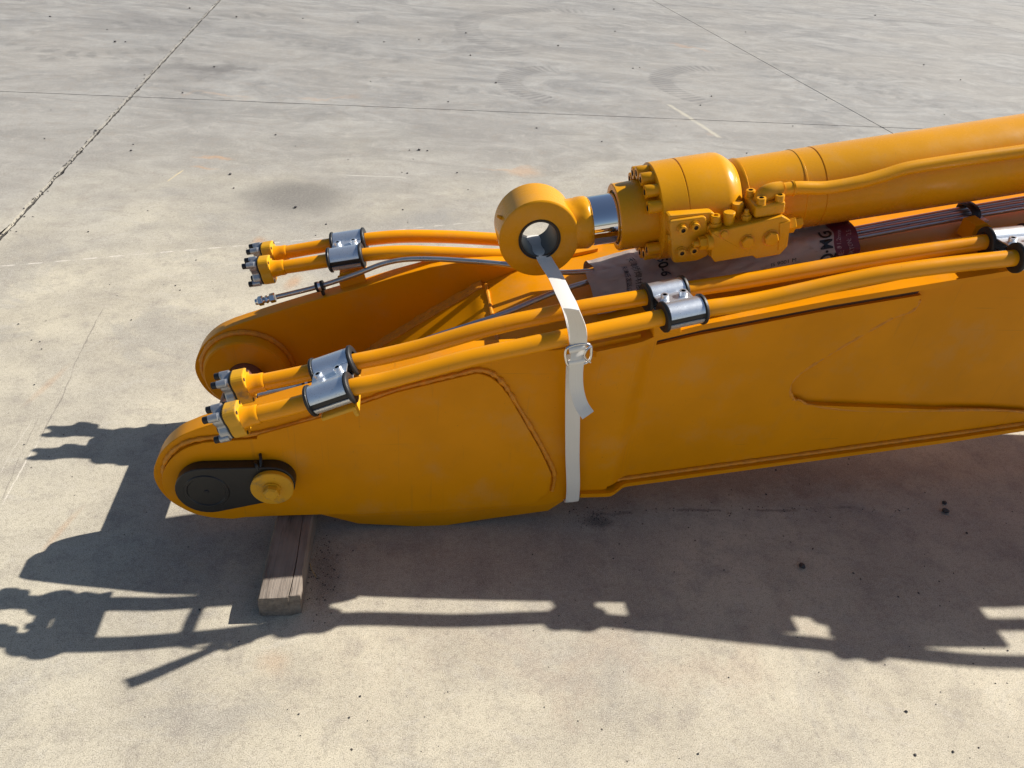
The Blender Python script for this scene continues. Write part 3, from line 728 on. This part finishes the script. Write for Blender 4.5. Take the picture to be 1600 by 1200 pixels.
def fitting(P, d):
    M = frame(P, d); nut = lambda s, r, L: lathe_into(bm, [(s, 0), (s, r*.85), (s+.002, r), (s+L-.002, r), (s+L, r*.85), (s+L, 0)], M, 6)
    bm = bmesh.new(); nut(-.020, .0145, .017); lathe_into(bm, [(-.021, .009), (-.036, .009)], M, 20); nut(-.034, .012, .008); lathe_into(bm, [(-.034, .009), (-.042, .009)], M, 20)
    nut(-.056, .0145, .016); lathe_into(bm, [(-.056, .010), (-.064, .009), (-.064, .006), (-.050, .006)], M, 20)
    link('pipe_fitting', bm, M_bright, boom, 30)
fitting(pl1[0], pl1[1] - pl1[0]); fitting(pl2[0], pl2[1] - pl2[0])
def pclip(P, d, base_z):
    M = frame(P, d); bm = bmesh.new()
    for s in (-.012, .004): lathe_into(bm, [(s, .007), (s, .0155), (s+.008, .0155), (s+.008, .007)], M, 24)
    c = link('pipe_clip', bm, M_rubber, boom)
    link('clip_band', lathe([(-.004, .0145), (.004, .0145)], M, 24), M_zinc, c)
    link('clip_stud', box((-.004, -.006, -.03), (.004, .006, -.008), M), M_rubber, c)
p, d = at_x(pl1, U(500, 447, 1.995)[0]); pclip(p, d, 0)
p, d = at_x(pl2, U(482, 600, 1.60)[0]); pclip(p, d, 0)
# triple clamp on a folded bracket at the right
bx = 1.535
M = frame((bx, 1.69, zt(bx)), (1, 0, .2))
bk = link('pipe_bracket', prism([(-.03, .0), (.035, 0), (.035, .035), (.0, .052), (-.03, .045)], 1.645, 1.70, .002), M_paint, boom)
bk.location = (bx, 0, zt(bx) - .001)
cl = link('pipe_clip', tube([Vector((0, .036 * math.cos(a * PI / 16), .020 * math.sin(a * PI / 16))) for a in range(33)], .006, 8), M_rubber, boom)
cl.matrix_local = frame((bx + .02, 1.748, zt(bx + .02) + .037), (1, 0, .2)); cl.scale = (2.2, 1, 1)
link('clip_tail', box((-.012, -.052, -.014), (.012, -.02, -.006), None, .002), M_zinc, cl)
# ================================================================ HYDRAULIC CYLINDER
TA = .195; CA = 1 / math.sqrt(1 + TA * TA); AX = Vector((CA, 0, TA * CA))
O = Vector((.352, YC, .75 + TA * .352))
cylr = empty('hydraulic_cylinder', tuple(O), 'big yellow hydraulic cylinder with round rod eye, lying along the top of the boom', 'hydraulic cylinder')
MC = frame((0, 0, 0), AX)        # parent space: origin at the eye centre
def S(x): return (x - .352) / CA
def cpart(name, bm, mat, parent=None, angle=32): 
    o = link(name, bm, mat, parent or cylr, angle); return o
MY = frame((0, -.061, 0), (0, 1, 0))
RE = .1035
eye = cpart('rod_eye', lathe([(0, .0545), (0, .098), (.001, .1005), (.004, RE), (.118, RE), (.121, .1005), (.122, .098), (.122, .0545)], MY, 96, True), M_cyl)
link('dust_seal', lathe([(-.0015, .0505), (-.003, .052), (-.003, .0535), (.0, .0545), (.006, .0545), (.006, .0505)], MY, 64), M_rubber, eye)
link('bushing', lathe([(.001, .0505), (.001, .0475), (.003, .046), (.119, .046), (.121, .0475), (.121, .0505)], MY, 64), M_bore, eye)
link('grease_nipple', lathe([(.0, 0), (0, .0055), (.004, .0055), (.005, .004), (.010, .004), (.012, .003), (.012, 0)], frame(Vector((-RE*.93, -.018, RE*.37)), (-.93, 0, .37)), 10), M_cyl, eye)
# neck with rough weld
bm = bmesh.new(); prof = []
n = 48; rings = []
for i in range(13):
    s = .060 + .080 * i / 12; r = [.080, .073, .069, .0665, .0655, .065, .065, .0655, .0665, .0675, .0675, .066, .062][i]
    ring_ = []
    for k in range(n):
        a = 2*PI*k/n; rr = r * (1 + .02 * noise.noise(Vector((s * 60, math.cos(a) * 4, math.sin(a) * 4))) + .018 * noise.noise(Vector((s * 160, math.cos(a) * 9, math.sin(a) * 9))))
        ring_.append(bm.verts.new(MC @ Vector((s, max(-.0565 - max(0, s - .088) * .6, min(.0565 + max(0, s - .088) * .6, rr * math.cos(a))), rr * math.sin(a)))))
    rings.append(ring_)
for a, b in zip(rings, rings[1:]):
    for k in range(n): bm.faces.new([a[k], a[(k+1) % n], b[(k+1) % n], b[k]])
bm.faces.new(rings[-1])
cpart('rod_neck', bm, M_cyl, None, 60)
cpart('piston_rod', lathe([(.139, .0), (.139, .060), (.142, .0635), (.26, .0635)], MC, 96), M_chrome)
cpart('gland', lathe([(.225, .0645), (.222, .0645), (.222, .070), (.2085, .070), (.207, .072), (.207, .084), (.209, .0865), (.312, .0865)], MC, 80), M_cyl)
link('wiper_seal', lathe([(.2215, .0637), (.2125, .0645), (.2125, .069), (.2215, .070)], MC, 64), M_rubber, bpy.data.objects['gland'])
head = cpart('cylinder_head', lathe([(.304, .0865), (.304, .122), (.306, .1255), (.3685, .1262), (.370, .1245), (.3715, .1245), (.373, .1262), (.470, .1262), (.482, .124), (.494, .117), (.507, .1065), (.512, .101), (.516, .098)], MC, 96), M_cyl)
cpart('barrel', lathe([(.508, .0975), (.518, .0985), (.524, .1025), (.531, .1035), (.533, .1010), (.538, .1015), (.677, .1025), (.678, .1036), (.682, .1036), (.683, .1025), (.728, .1025), (.729, .1012), (.731, .1012), (.732, .1030), (2.80, .1030), (2.86, .09), (2.86, 0)], MC, 96), M_cyl)
cpart('rear_eye', lathe([(0, 0), (0, .10), (.12, .10), (.12, 0)], frame(MC @ Vector((2.93, -.06, 0)), (0, 1, 0)), 48), M_cyl)
me_hb = me_of('bolt', socketbolt(.0165, .034, .0085, 28), M_cyl)
for k in range(16):
    if k in (1, 2): continue      # the port lug takes the place of two bolts on the near side
    a = math.radians(149 + 22.5 * k)
    y, z = .1055 * math.cos(a), .1055 * math.sin(a)
    LOC = Matrix.Translation((.3045, y, z))
    part('bolt', me_hb, head, MC @ LOC)
# port lug, valve block -- local frame: s along axis, y across, w normal
def MB(s=0, y=0, w=0): return MC @ Matrix.Translation((s, y, w))
inv = (Matrix.Translation(O) @ MC).inverted()
def L2(px, py, Y): v = inv @ U3(px, py, Y); return (v.x, v.z)
yl = 1.607 
def lprism(name, poly, y0, y1, mat, parent=None, bev=.004):
    bm = prism(poly, y0 - YC, y1 - YC, bev); bm.transform(MC); return cpart(name, bm, mat, parent)
lug = lprism('port_lug', rounded([L2(1046, 346, yl), L2(1104, 338, yl), L2(1110, 398, yl), L2(1090, 408, yl), L2(1052, 412, yl)], .010, 3), yl, 1.70, M_cyl)
lug2 = lprism('port_lug', rounded([L2(1042, 334, 1.63), L2(1110, 328, 1.63), L2(1130, 345, 1.63), L2(1110, 380, 1.63), L2(1045, 380, 1.63)], .006, 2), 1.617, 1.70, M_cyl, lug)
me_lb = me_of('bolt', socketbolt(.0105, .012, .0055, 20), M_cyl)
me_ring = me_of('bolt_washer', lathe([(0, 0), (0, .0135), (-.003, .0135), (-.003, 0)], None, 20), M_cyl)
for p in ((1066, 358), (1086, 353.5), (1064, 393.5), (1083, 390)):
    q = inv @ U3(*p, yl - .003); part('bolt', me_lb, lug, MC @ Matrix.Translation((q.x, yl - YC - .001, q.z)) @ frame((0, 0, 0), (0, 1, 0)))
    part('bolt_washer', me_ring, lug, MC @ Matrix.Translation((q.x, yl - YC - .0005, q.z)) @ frame((0, 0, 0), (0, 1, 0)))
YB = 1.580
blk = lprism('valve_block', rounded([L2(1112, 364, YB), L2(1223, 338, YB), L2(1236, 345, YB), L2(1231, 385, YB), L2(1219, 398, YB), L2(1182, 404.5, YB), L2(1176, 400, YB), L2(1117, 410, YB), L2(1112, 403, YB)], .002, 2), YB, 1.672, M_cyl, None, .003)
lprism('side_cover', [L2(1219, 349, YB-.002), L2(1235, 346, YB-.002), L2(1230, 384, YB-.002), L2(1216, 392, YB-.002)], YB - .0022, YB - .0002, M_cyl, blk, 0)
lb = inv @ U3(1120, 360, YB)
lprism('link_block', rounded([L2(1104, 352, 1.61), L2(1125, 345, 1.61), L2(1125, 400, 1.61), L2(1106, 400, 1.61)], .006, 2), 1.604, 1.68, M_cyl, blk)
def hexon(px, py, r, h, wr, parent):
    q = inv @ U3(px, py, YB - .004); T = MC @ Matrix.Translation((q.x, YB - YC - .0003, q.z)) @ frame((0, 0, 0), (0, 1, 0), (.3, 0, 1))
    link('plug_seat', lathe([(-.001, 0), (-.001, wr), (0, wr), (0, wr)], T, 32), M_weld, parent)
    link('hex_plug', lathe([(-.001, 0), (-.001, r), (-h + .002, r), (-h, r * .85), (-h, 0)], T, 6), M_cyl, parent, 25)
hexon(1132, 366.5, .010, .007, .0125, blk); hexon(1168, 378.5, .0165, .010, .019, blk); hexon(1205, 372.5, .0185, .011, .0215, blk)
# connector between lug and block: hex union along the axis
q = inv @ U3(1104, 378, 1.592)
for a, b, r, n_ in ((-.034, -.018, .008, 20), (-.020, .0, .0165, 6), (-.002, .012, .020, 28)):
    link('union_nut', lathe([(a, 0), (a, r*.92), (a+.002, r), (b-.001, r), (b, r*.9), (b, 0)], MC @ Matrix.Translation((q.x, 1.590 - YC, q.z)), n_), M_cyl, blk)
q = inv @ U3(1048, 375, 1.61)
link('hex_plug', lathe([(-.012, 0), (-.012, .012), (.004, .0135), (.004, 0)], MC @ Matrix.Translation((q.x + .006, 1.622 - YC, q.z)), 6), M_cyl, lug)
# right-hand plug stack
q = inv @ U3(1232, 358, YB)
for a, b, r, n_ in ((0, .026, .023, 6), (.024, .046, .0155, 6)):
    link('hex_plug', lathe([(a, 0), (a, r), (b-.002, r), (b, r*.88), (b, 0)], MC @ Matrix.Translation((q.x - .002, 1.607 - YC, q.z + .0)), n_), M_cyl, blk, 25)
# top face height of block in local w at given s
tA = inv @ U3(1112, 364, YB); tB = inv @ U3(1223, 338, YB)
def topw(s): return tA.z + (tB.z - tA.z) * (s - tA.x) / (tB.x - tA.x)
def topthing(name, px, py, y, prof, n_=20, up=None):
    # px,py: centre of the thing's base on the block top
    d = ROT @ np.array([px - 800., 600. - py, -F]); d = Vector(d); p = Vector(CAM)
    t = (y - p.y) / d.y; g_ = inv @ (p + d * t)
    T = MC @ Matrix.Translation((g_.x, y - YC, topw(g_.x))) @ frame((0, 0, 0), (0, 0, 1), (1, 0, .3))
    return link(name, lathe(prof, T, n_), M_cyl, blk, 25)
topthing('hex_plug', 1118, 345, 1.612, [(0, .015), (.003, .016), (.010, .016), (.010, .0125), (.026, .0125), (.028, .011), (.028, .006), (.018, .005), (.018, 0)], 20)
topthing('cap_plug', 1139, 339, 1.606, [(0, .013), (.020, .0135), (.028, .015), (.030, .0145), (.031, .013), (.031, 0)], 24)
topthing('cap_plug', 1152, 330, 1.636, [(0, .013), (.022, .014), (.032, .0145), (.034, .013), (.034, 0)], 24)
topthing('test_nipple', 1166, 338, 1.606, [(0, .0125), (.012, .013), (.014, .008), (.018, .0075), (.019, .006), (.022, .0058), (.026, .0055), (.026, .0)], 6)
# elbow flange
g1 = inv @ U3(1197, 330, 1.625)
ew = topw(g1.x)
fb = link('elbow_flange', box((g1.x - .042, 1.592 - YC, ew + .0005), (g1.x + .034, 1.672 - YC, ew + .032), MC, .006), M_cyl, cylr)
me_eb = me_of('bolt', socketbolt(.0115, .016, .006, 20), M_cyl)
for dx, dy in ((-.030, 1.606), (.022, 1.606), (-.030, 1.658), (.022, 1.658)):
    part('bolt', me_eb, fb, MC @ Matrix.Translation((g1.x + dx + (.006 if dy < 1.63 and dx < 0 else 0), dy - YC, ew + .031)) @ frame((0, 0, 0), (0, 0, -1), (1, 0, 0)))
eb = catmull([Vector((g1.x - .010, 1.632 - YC, ew + .028)), Vector((g1.x - .008, 1.632 - YC, ew + .038)), Vector((g1.x + .006, 1.632 - YC, ew + .045)), Vector((g1.x + .034, 1.632 - YC, ew + .046))], 6)
link('pipe_elbow', tube([MC @ p for p in eb], .0215, 24), M_cyl, fb)
s0 = MC @ Vector((g1.x + .034, 1.632 - YC, ew + .046))
ppts = [s0, s0 + AX * .03]
for p, y in (((1290, 293.5), 1.634), ((1341, 285), 1.636), ((1378, 275), 1.642), ((1412, 264.5), 1.648), ((1460, 256), 1.652), ((1600, 236), 1.655)):
    ppts.append(U3(*p, y) - O)
ppts.append(ppts[-1] + (ppts[-1] - ppts[-2]).normalized() * 1.3)
link('oil_pipe', tube(catmull(ppts, 10), .0165, 24), M_cyl, cylr)
for s_, r_ in ((.034, .0195), (.062, .0182)):
    link('pipe_collar', lathe([(0, .0165), (0, r_), (.004, r_ + .0008), (.005, .0165)], frame(s0 + AX * (s_ - .034), AX), 24), M_cyl, cylr)

# ================================================================ BAG
bag = empty('wrapped_bag', (.9, 1.72, zt(.9)), 'printed pinkish woven wire bag with maroon end, wrapped over pipes under the cylinder', 'plastic bag')
BX0, BX1 = .530, 1.20
BL = [(1.885, .002), (1.875, .036), (1.82, .054), (1.765, .052), (1.705, .040), (1.655, .024), (1.635, .002)]
BR = [(1.835, .004), (1.825, .045), (1.79, .070), (1.73, .076), (1.676, .072), (1.655, .040), (1.650, .002)]
def bagpt(u, v, lift=0.):
    x = BX0 + (BX1 - BX0) * u
    # cross-section from back (v=0) over the pipes to the front (v=1): low heap at the left, tall roll at the right
    b_ = min(1, max(0, (u - .30) / .45)); b_ = b_ * b_ * (3 - 2 * b_)
    t = v * 6; k = min(5, int(t)); t -= k
    def prof(i):
        i = min(6, max(0, i)); l, r = BL[i], BR[i]
        return Vector((l[0] + (r[0] - l[0]) * b_, l[1] + (r[1] - l[1]) * b_))
    p0, p1, p2, p3 = prof(k - 1), prof(k), prof(k + 1), prof(k + 2)
    q = .5 * ((2 * p1) + (p2 - p0) * t + (2*p0 - 5*p1 + 4*p2 - p3) * t*t + (-p0 + 3*p1 - 3*p2 + p3) * t**3)
    s_ = math.sin(PI * v) ** .5
    n_ = noise.noise(Vector((u * 7, v * 4, 1.7))) * .012 + noise.noise(Vector((u * 24, v * 9, 4.2))) * .006 - .016 * max(0, .25 - abs(noise.noise(Vector((u * 9 + v * 4, v * 5 - u * 4, 9))))) 
    x += .012 * noise.noise(Vector((v * 5, u * 2, 8)))
    return Vector((x, q.x - n_ * .7 * s_, zt(x) + q.y + n_ * s_ * .8))
def bagsurf(u, v, lift):
    e = .004; p = bagpt(u, v); du = bagpt(min(1, u + e), v) - bagpt(max(0, u - e), v); dv = bagpt(u, min(1, v + e)) - bagpt(u, max(0, v - e))
    n_ = du.cross(dv).normalized()
    if n_.z < 0: n_ = -n_
    if abs(n_.z) < .2 and n_.y > 0: n_ = -n_
    return p + n_ * lift
bm = bmesh.new(); NU, NV = 120, 44
uvl = bm.loops.layers.uv.new('UVMap')
G = [[bm.verts.new(bagpt(i / NU, j / NV) - Vector(bag.location)) for j in range(NV + 1)] for i in range(NU + 1)]
for i in range(NU):
    for j in range(NV):
        f = bm.faces.new([G[i][j], G[i+1][j], G[i+1][j+1], G[i][j+1]])
        for lp, (a, b) in zip(f.loops, ((i, j), (i+1, j), (i+1, j+1), (i, j+1))): lp[uvl].uv = (a / NU, b / NV)
me_b = link('bag_sheet', bm, M_bag, bag, 60)
# folded second layer at the left end: a cuff lying on top
bm = bmesh.new(); uvl = bm.loops.layers.uv.new('UVMap')
def cuff(u, v):
    p = bagsurf(.001 + u * .10, .50 + v * .5, .004); p.x -= .03 * (1 - u) * (1 - .4 * v); p.y -= .004; 
    p += Vector((0, -.010, .004)) * (1 - u) * (.6 + .4 * math.sin(v * 7)); return p
G = [[bm.verts.new(cuff(i / 14, j / 26) - Vector(bag.location)) for j in range(27)] for i in range(15)]
for i in range(14):
    for j in range(26):
        f = bm.faces.new([G[i][j], G[i+1][j], G[i+1][j+1], G[i][j+1]])
        for lp, (a, b) in zip(f.loops, ((i, j), (i+1, j), (i+1, j+1), (i, j+1))): lp[uvl].uv = (a / 140, b / 26)
link('bag_cuff', bm, M_bag, bag, 60)
def bagtext(txt, u, v, size, rot, mat, bold=0., sx_=1.0):
    cu = bpy.data.curves.new('lettering', 'FONT'); cu.body = txt; cu.size = 1.0; cu.resolution_u = 3; cu.offset = bold
    cu.align_x = 'CENTER'; cu.align_y = 'CENTER'
    o = bpy.data.objects.new('lettering', cu); COL.objects.link(o)
    dg = bpy.context.evaluated_depsgraph_get(); me = bpy.data.meshes.new_from_object(o.evaluated_get(dg)); bpy.data.objects.remove(o)
    bm = bmesh.new(); bm.from_mesh(me); bpy.data.meshes.remove(me)
    if not bm.verts: bm.free(); return
    bmesh.ops.triangulate(bm, faces=bm.faces[:]); 
    bmesh.ops.subdivide_edges(bm, edges=[e for e in bm.edges if e.calc_length() > .25], cuts=2)
    # metres: u spans .645 m along x, v spans about .27 m of arc
    for p in bm.verts:
        a, b = p.co.x * size * sx_, p.co.y * size
        if rot == 'CCW': du, dv = -b, -a      # reads from the front edge up towards the back
        elif rot == 'CW': du, dv = b, a
        else: du, dv = a, -b
        uu = min(.999, max(.001, u + du / (BX1 - BX0))); vv = min(.999, max(.02, v + dv / .30))
        p.co = bagsurf(uu, vv, .0016 if size > .012 else .0016) - Vector(bag.location)
    link('lettering', bm, mat, bag, 0)
try:
    bagtext('JQ·MG', .872, .80, .050, 'CCW', M_ink, .02, .95)
    bagtext('NOE: Φ1.2mm', .925, .80, .019, 'CCW', M_inkw)
    bagtext('CARTON:  2.5', .965, .80, .017, 'CCW', M_inkw)
    bagtext('50-6', .262, .60, .038, 'CW', M_ink, .02, .95)
    bagtext('6', .435, .55, .044, 'CW', M_ink, .02)
    for q, (s_, u_) in enumerate((('天津桥焊材股份有限', .150), ('天津开发区(二〇二', .112), ('大街开发区(第二', .078), ('专属,(022-83', .046))):
        bagtext(s_, u_, .70, .020 if q == 0 else .015, 'CW', M_ink, .0)
    bagtext('IS 9001 M', .70, .87, .016, None, M_ink)
except Exception as ex:
    print('text failed', ex)

# ================================================================ STRAP
strap = empty('lashing_strap', (.47, 1.474, .4), 'white woven strap with wire buckle tying the rod eye down to the boom', 'strap')
SO_ = Vector(strap.location)
def ribbon(pts, wvec, width, per=8, th=.0016):
    """pts: 3-D centre line, wvec: width direction (or list)"""
    C_ = catmull(pts, per); bm = bmesh.new(); uvl = bm.loops.layers.uv.new('UVMap'); rows = []; s = 0; NW = 4; W = []
    if isinstance(wvec, list): W = catmull([Vector(x) for x in wvec], per)
    else: W = [Vector(wvec)] * len(C_)
    ss_ = []
    for i, c in enumerate(C_):
        if i: s += (c - C_[i-1]).length
        ss_.append(s); t = (C_[min(i+1, len(C_)-1)] - C_[max(i-1, 0)]).normalized(); wv = (W[i] - t * W[i].dot(t)).normalized(); nn = t.cross(wv)
        rows.append([bm.verts.new(c - SO_ + wv * width * (j / NW - .5) + nn * (.0012 * math.cos((j / NW - .5) * PI))) for j in range(NW + 1)])
    for i in range(len(rows) - 1):
        for j in range(NW):
            f = bm.faces.new([rows[i][j], rows[i][j+1], rows[i+1][j+1], rows[i+1][j]])
            for lp, (a, b) in zip(f.loops, ((i, j), (i, j+1), (i+1, j+1), (i+1, j))): lp[uvl].uv = (b / NW, ss_[a])
    bmesh.ops.recalc_face_normals(bm, faces=bm.faces[:]); bmesh.ops.solidify(bm, geom=bm.faces[:], thickness=th)
    return bm
WS = .0385
lipz = O.z - .0455
fx, fz = U(855, 410, 1.697)
a1 = U3(885, 462, 1.55); a2 = U3(901, 520, 1.372); b1 = U3(903, 541, 1.372)
main_pts = [Vector((.40, 2.052, .40)), Vector((.372, 2.0, .60)), Vector((.357, 1.83, lipz - .004)), Vector((.354, 1.815, lipz + .002)), Vector((.358, 1.76, lipz + .001)), Vector((.366, 1.705, lipz + .001)),
            Vector((.369, 1.694, lipz - .004)), U3(868, 432, 1.62), U3(880, 457, 1.53), U3(890, 478, 1.445), U3(897, 500, 1.388), a2, b1, U3(903, 552, 1.378)]
link('webbing', ribbon(main_pts, (1, 0, .12), WS), M_strap, strap, 60)
low = [U3(899, 553, 1.378), U3(897, 575, 1.395), U3(895, 640, 1.43), U3(894.5, 710, 1.460), U3(895, 774, 1.4735), Vector((.487, 1.478, .106)), Vector((.485, 1.50, .1015)), Vector((.48, 1.76, .101)), Vector((.47, 2.03, .101)), Vector((.465, 2.052, .12)), Vector((.44, 2.053, .25)), Vector((.40, 2.052, .40))]
link('webbing', ribbon(low, (1, 0, .1), WS), M_strap, strap, 60)
# doubled end standing up from the buckle, and the loose tail below it
e0 = U3(904, 541, 1.366)
flap = [e0, U3(904, 524, 1.352), U3(902, 508, 1.338), U3(898, 495, 1.325), U3(893, 483, 1.318)]
link('strap_end', ribbon(flap, [(1, 0, 0), (.97, -.15, 0), (.92, -.35, .03), (.86, -.48, .05), (.82, -.55, .08)], WS * .98), M_strap, strap, 60)
tail = [U3(904, 546, 1.366), U3(902, 562, 1.357), U3(900, 585, 1.362), U3(902, 612, 1.362), U3(909, 634, 1.35), U3(919, 649, 1.335)]
link('strap_end', ribbon(tail, [(1, 0, .0), (1, 0, .0), (1, 0, .0), (1, 0, .05), (1, 0, .12), (1, 0, .18)], WS * .86), M_strap, strap, 60)
bk1 = [U3(*p, 1.362) for p in ((885, 545), (913, 537), (922, 540), (924, 550), (921, 563), (915, 567), (888, 571), (885, 565))]
def closed(P, per=4):
    P = [Vector(p) for p in P]; ex = P[-1:] + P + P[:2]; C_ = catmull(ex, per); return C_[per:per + len(P) * per + 1]
link('buckle', tube([p - SO_ for p in closed(bk1)], .0032, 10), M_bright, strap)
link('buckle', tube([p - SO_ for p in catmull([U3(924, 541, 1.360), U3(917, 546, 1.352), U3(913, 557, 1.354), U3(922, 566, 1.361)], 6)], .0030, 10), M_bright, strap)
for (x0, y0), (x1, y1) in (((889, 547), (913, 542)), ((888, 566.5), (914, 561.5))):
    link('buckle_wrap', tube([U3(x0, y0, 1.361) - SO_, U3((x0+x1)/2, (y0+y1)/2, 1.3605) - SO_, U3(x1, y1, 1.361) - SO_], .0072, 14), M_strap, strap)

# ================================================================ TIMBER
tim = bpy.data.objects.new('tmp', None)
bm = bmesh.new(); rows = []
TL = 1.28; NYY = 40
sec = [(-.0510, .003), (-.0505, .064), (-.046, .0695), (.0, .0702), (.0238, .0700), (.0241, .066), (.0245, .045), (.0249, .066), (.0252, .0698), (.045, .069), (.0505, .063), (.0505, .003), (.0235, .0), (-.045, .0)]
for i in range(NYY + 1):
    y = TL * i / NYY; row = []
    for k, (x, z) in enumerate(sec):
        j = .0016 * noise.noise(Vector((k * 3.1, y * 9, 2))) + .0008 * noise.noise(Vector((k * 7.1, y * 40, 5)))
        crack = 0
        if k in (4, 5, 6, 7, 8): x = .0245 + (x - .0245) * (1 + 2.2 * max(0, 1 - y / .3)) + .005 * noise.noise(Vector((y * 5, 0, 0)))
        if k == 6: z = .062 - .045 * max(0, 1 - y / .3)
        yy = y
        if i == 0: yy = .004 * noise.noise(Vector((x * 60, z * 60, 3))) + (.006 if k >= 7 and k <= 11 else 0)
        if i == 0 and k in (1, 2, 3, 4): z -= .002; yy += .002
        row.append(bm.verts.new((x + (j if 0 < k < 12 else j), yy, max(.0005, z + (j if z > .02 else 0) - (.0008 if z > .06 else 0)))))
    rows.append(row)
ns = len(sec)
for a, b in zip(rows, rows[1:]):
    for k in range(ns): bm.faces.new([a[k], a[(k+1) % ns], b[(k+1) % ns], b[k]])
bm.faces.new(rows[0][::-1]); bm.faces.new(rows[-1])
bmesh.ops.triangulate(bm, faces=[f for f in bm.faces if len(f.verts) > 4])
timber = link('timber_block', bm, M_wood, None, 40)
timber.location = (-.301, 1.216, 0); timber.rotation_euler = (0, 0, math.radians(-2.2))
timber['label'] = 'short weathered wooden beam with a split end, under the forked end of the boom'; timber['category'] = 'timber block'

# ================================================================ PEBBLES, GRIT
def pebble_bm(r, seed, flat=.6):
    bm = bmesh.new(); bmesh.ops.create_icosphere(bm, subdivisions=2, radius=r)
    for v in bm.verts:
        v.co *= 1 + .45 * noise.noise(v.co / r * 1.3 + Vector((seed, 0, 0))); v.co.z = v.co.z * flat
    zmin = min(v.co.z for v in bm.verts)
    for v in bm.verts: v.co.z -= zmin
    return bm
for i, (px, py, r, lab) in enumerate(((1253, 886, .0095, 'dark pebble alone in the shade in front of the boom, left of the others'), (1476, 800, .0115, 'larger rough brown pebble in the shade at the right, nearer one of two'),
                                 (1475, 787, .0075, 'smaller black pebble in the shade at the right, just behind a brown one'))):
    o = link('pebble', pebble_bm(r, i * 3.3), M_stone, None, 25); x, y = UG(px, py); o.location = (x, y, .0001)
    o.rotation_euler.z = i * 2.1; o['label'] = lab; o['category'] = 'pebble'; o['group'] = 'pebbles on the concrete'
bm = bmesh.new(); rnd = random.Random(3)
def grit(x, y, r):
    t = pebble_bm(r, rnd.random() * 50) if r > .004 else None
    if t is None:
        t = bmesh.new(); bmesh.ops.create_icosphere(t, subdivisions=1, radius=r)
        for v in t.verts: v.co *= rnd.uniform(.7, 1.25); v.co.z = v.co.z * .6 + r * .5
    me = bpy.data.meshes.new('t'); t.transform(Matrix.Translation((x, y, 0)) @ Matrix.Rotation(rnd.random() * 6, 4, 'Z')); t.to_mesh(me); t.free(); bm.from_mesh(me); bpy.data.meshes.remove(me)
for px, py, r in ((1416, 1112, .006), (1489, 1175, .005), (1430, 1180, .005), (563, 1088, .004), (1270, 858, .004), (1435, 927, .005), (1444, 885, .0035), (1510, 833, .006), (1445, 770, .004), (1197, 773, .006), (1212, 735, .006),
                  (958, 873, .004), (1086, 845, .004), (1333, 896, .005), (1344, 905, .004), (1131, 891, .004), (180, 66, .017), (196, 66, .011), (150, 205, .013), (205, 236, .010), (360, 273, .012), (462, 325, .012), (70, 217, .007), (600, 66, .012), (872, 72, .015), (775, 130, .014), (335, 105, .012),
                  (655, 235, .014), (668, 236, .010), (113, 745, .003), (117, 774, .003), (312, 953, .005), (640, 235, .007)):
    x, y = UG(px, py); grit(x, y, r * .65)
for k in range(420):
    if k < 150: x, y = UG(rnd.gauss(500, 16), rnd.gauss(893, 28)); r = rnd.uniform(.0006, .0022)
    elif k < 240: x, y = UG(rnd.gauss(930, 16), rnd.gauss(810, 8)); r = rnd.uniform(.0006, .002)
    elif k < 330: x, y = UG(rnd.uniform(860, 1420), rnd.gauss(797, 5)); r = rnd.uniform(.0008, .0026)
    else: x, y = UG(rnd.uniform(350, 1600), rnd.uniform(740, 1190)); r = rnd.uniform(.0008, .0026)
    grit(x, y, r)
for k in range(110):
    x, y = UG(rnd.uniform(0, 1600), rnd.uniform(10, 740)); grit(x, y, rnd.uniform(.0006, .0011) * (y + .6))
# crumbs along the rough joint
for k in range(500):
    v = rnd.uniform(-5, 5.5); x, y = slabpt(rnd.gauss(0, .010), v); grit(x, y, rnd.uniform(.0015, .005))
gr = link('grit', bm, M_stone, None, 0); gr['kind'] = 'stuff'
st = link('straw_stalk', tube([Vector((*UG(484, 880), .004)), Vector((*UG(487, 893), .010)), Vector((*UG(494, 903), .002))], .0011, 6), M_straw)
st['label'] = 'thin dry straw stalk lying beside the right edge of the wooden beam'; st['category'] = 'straw'
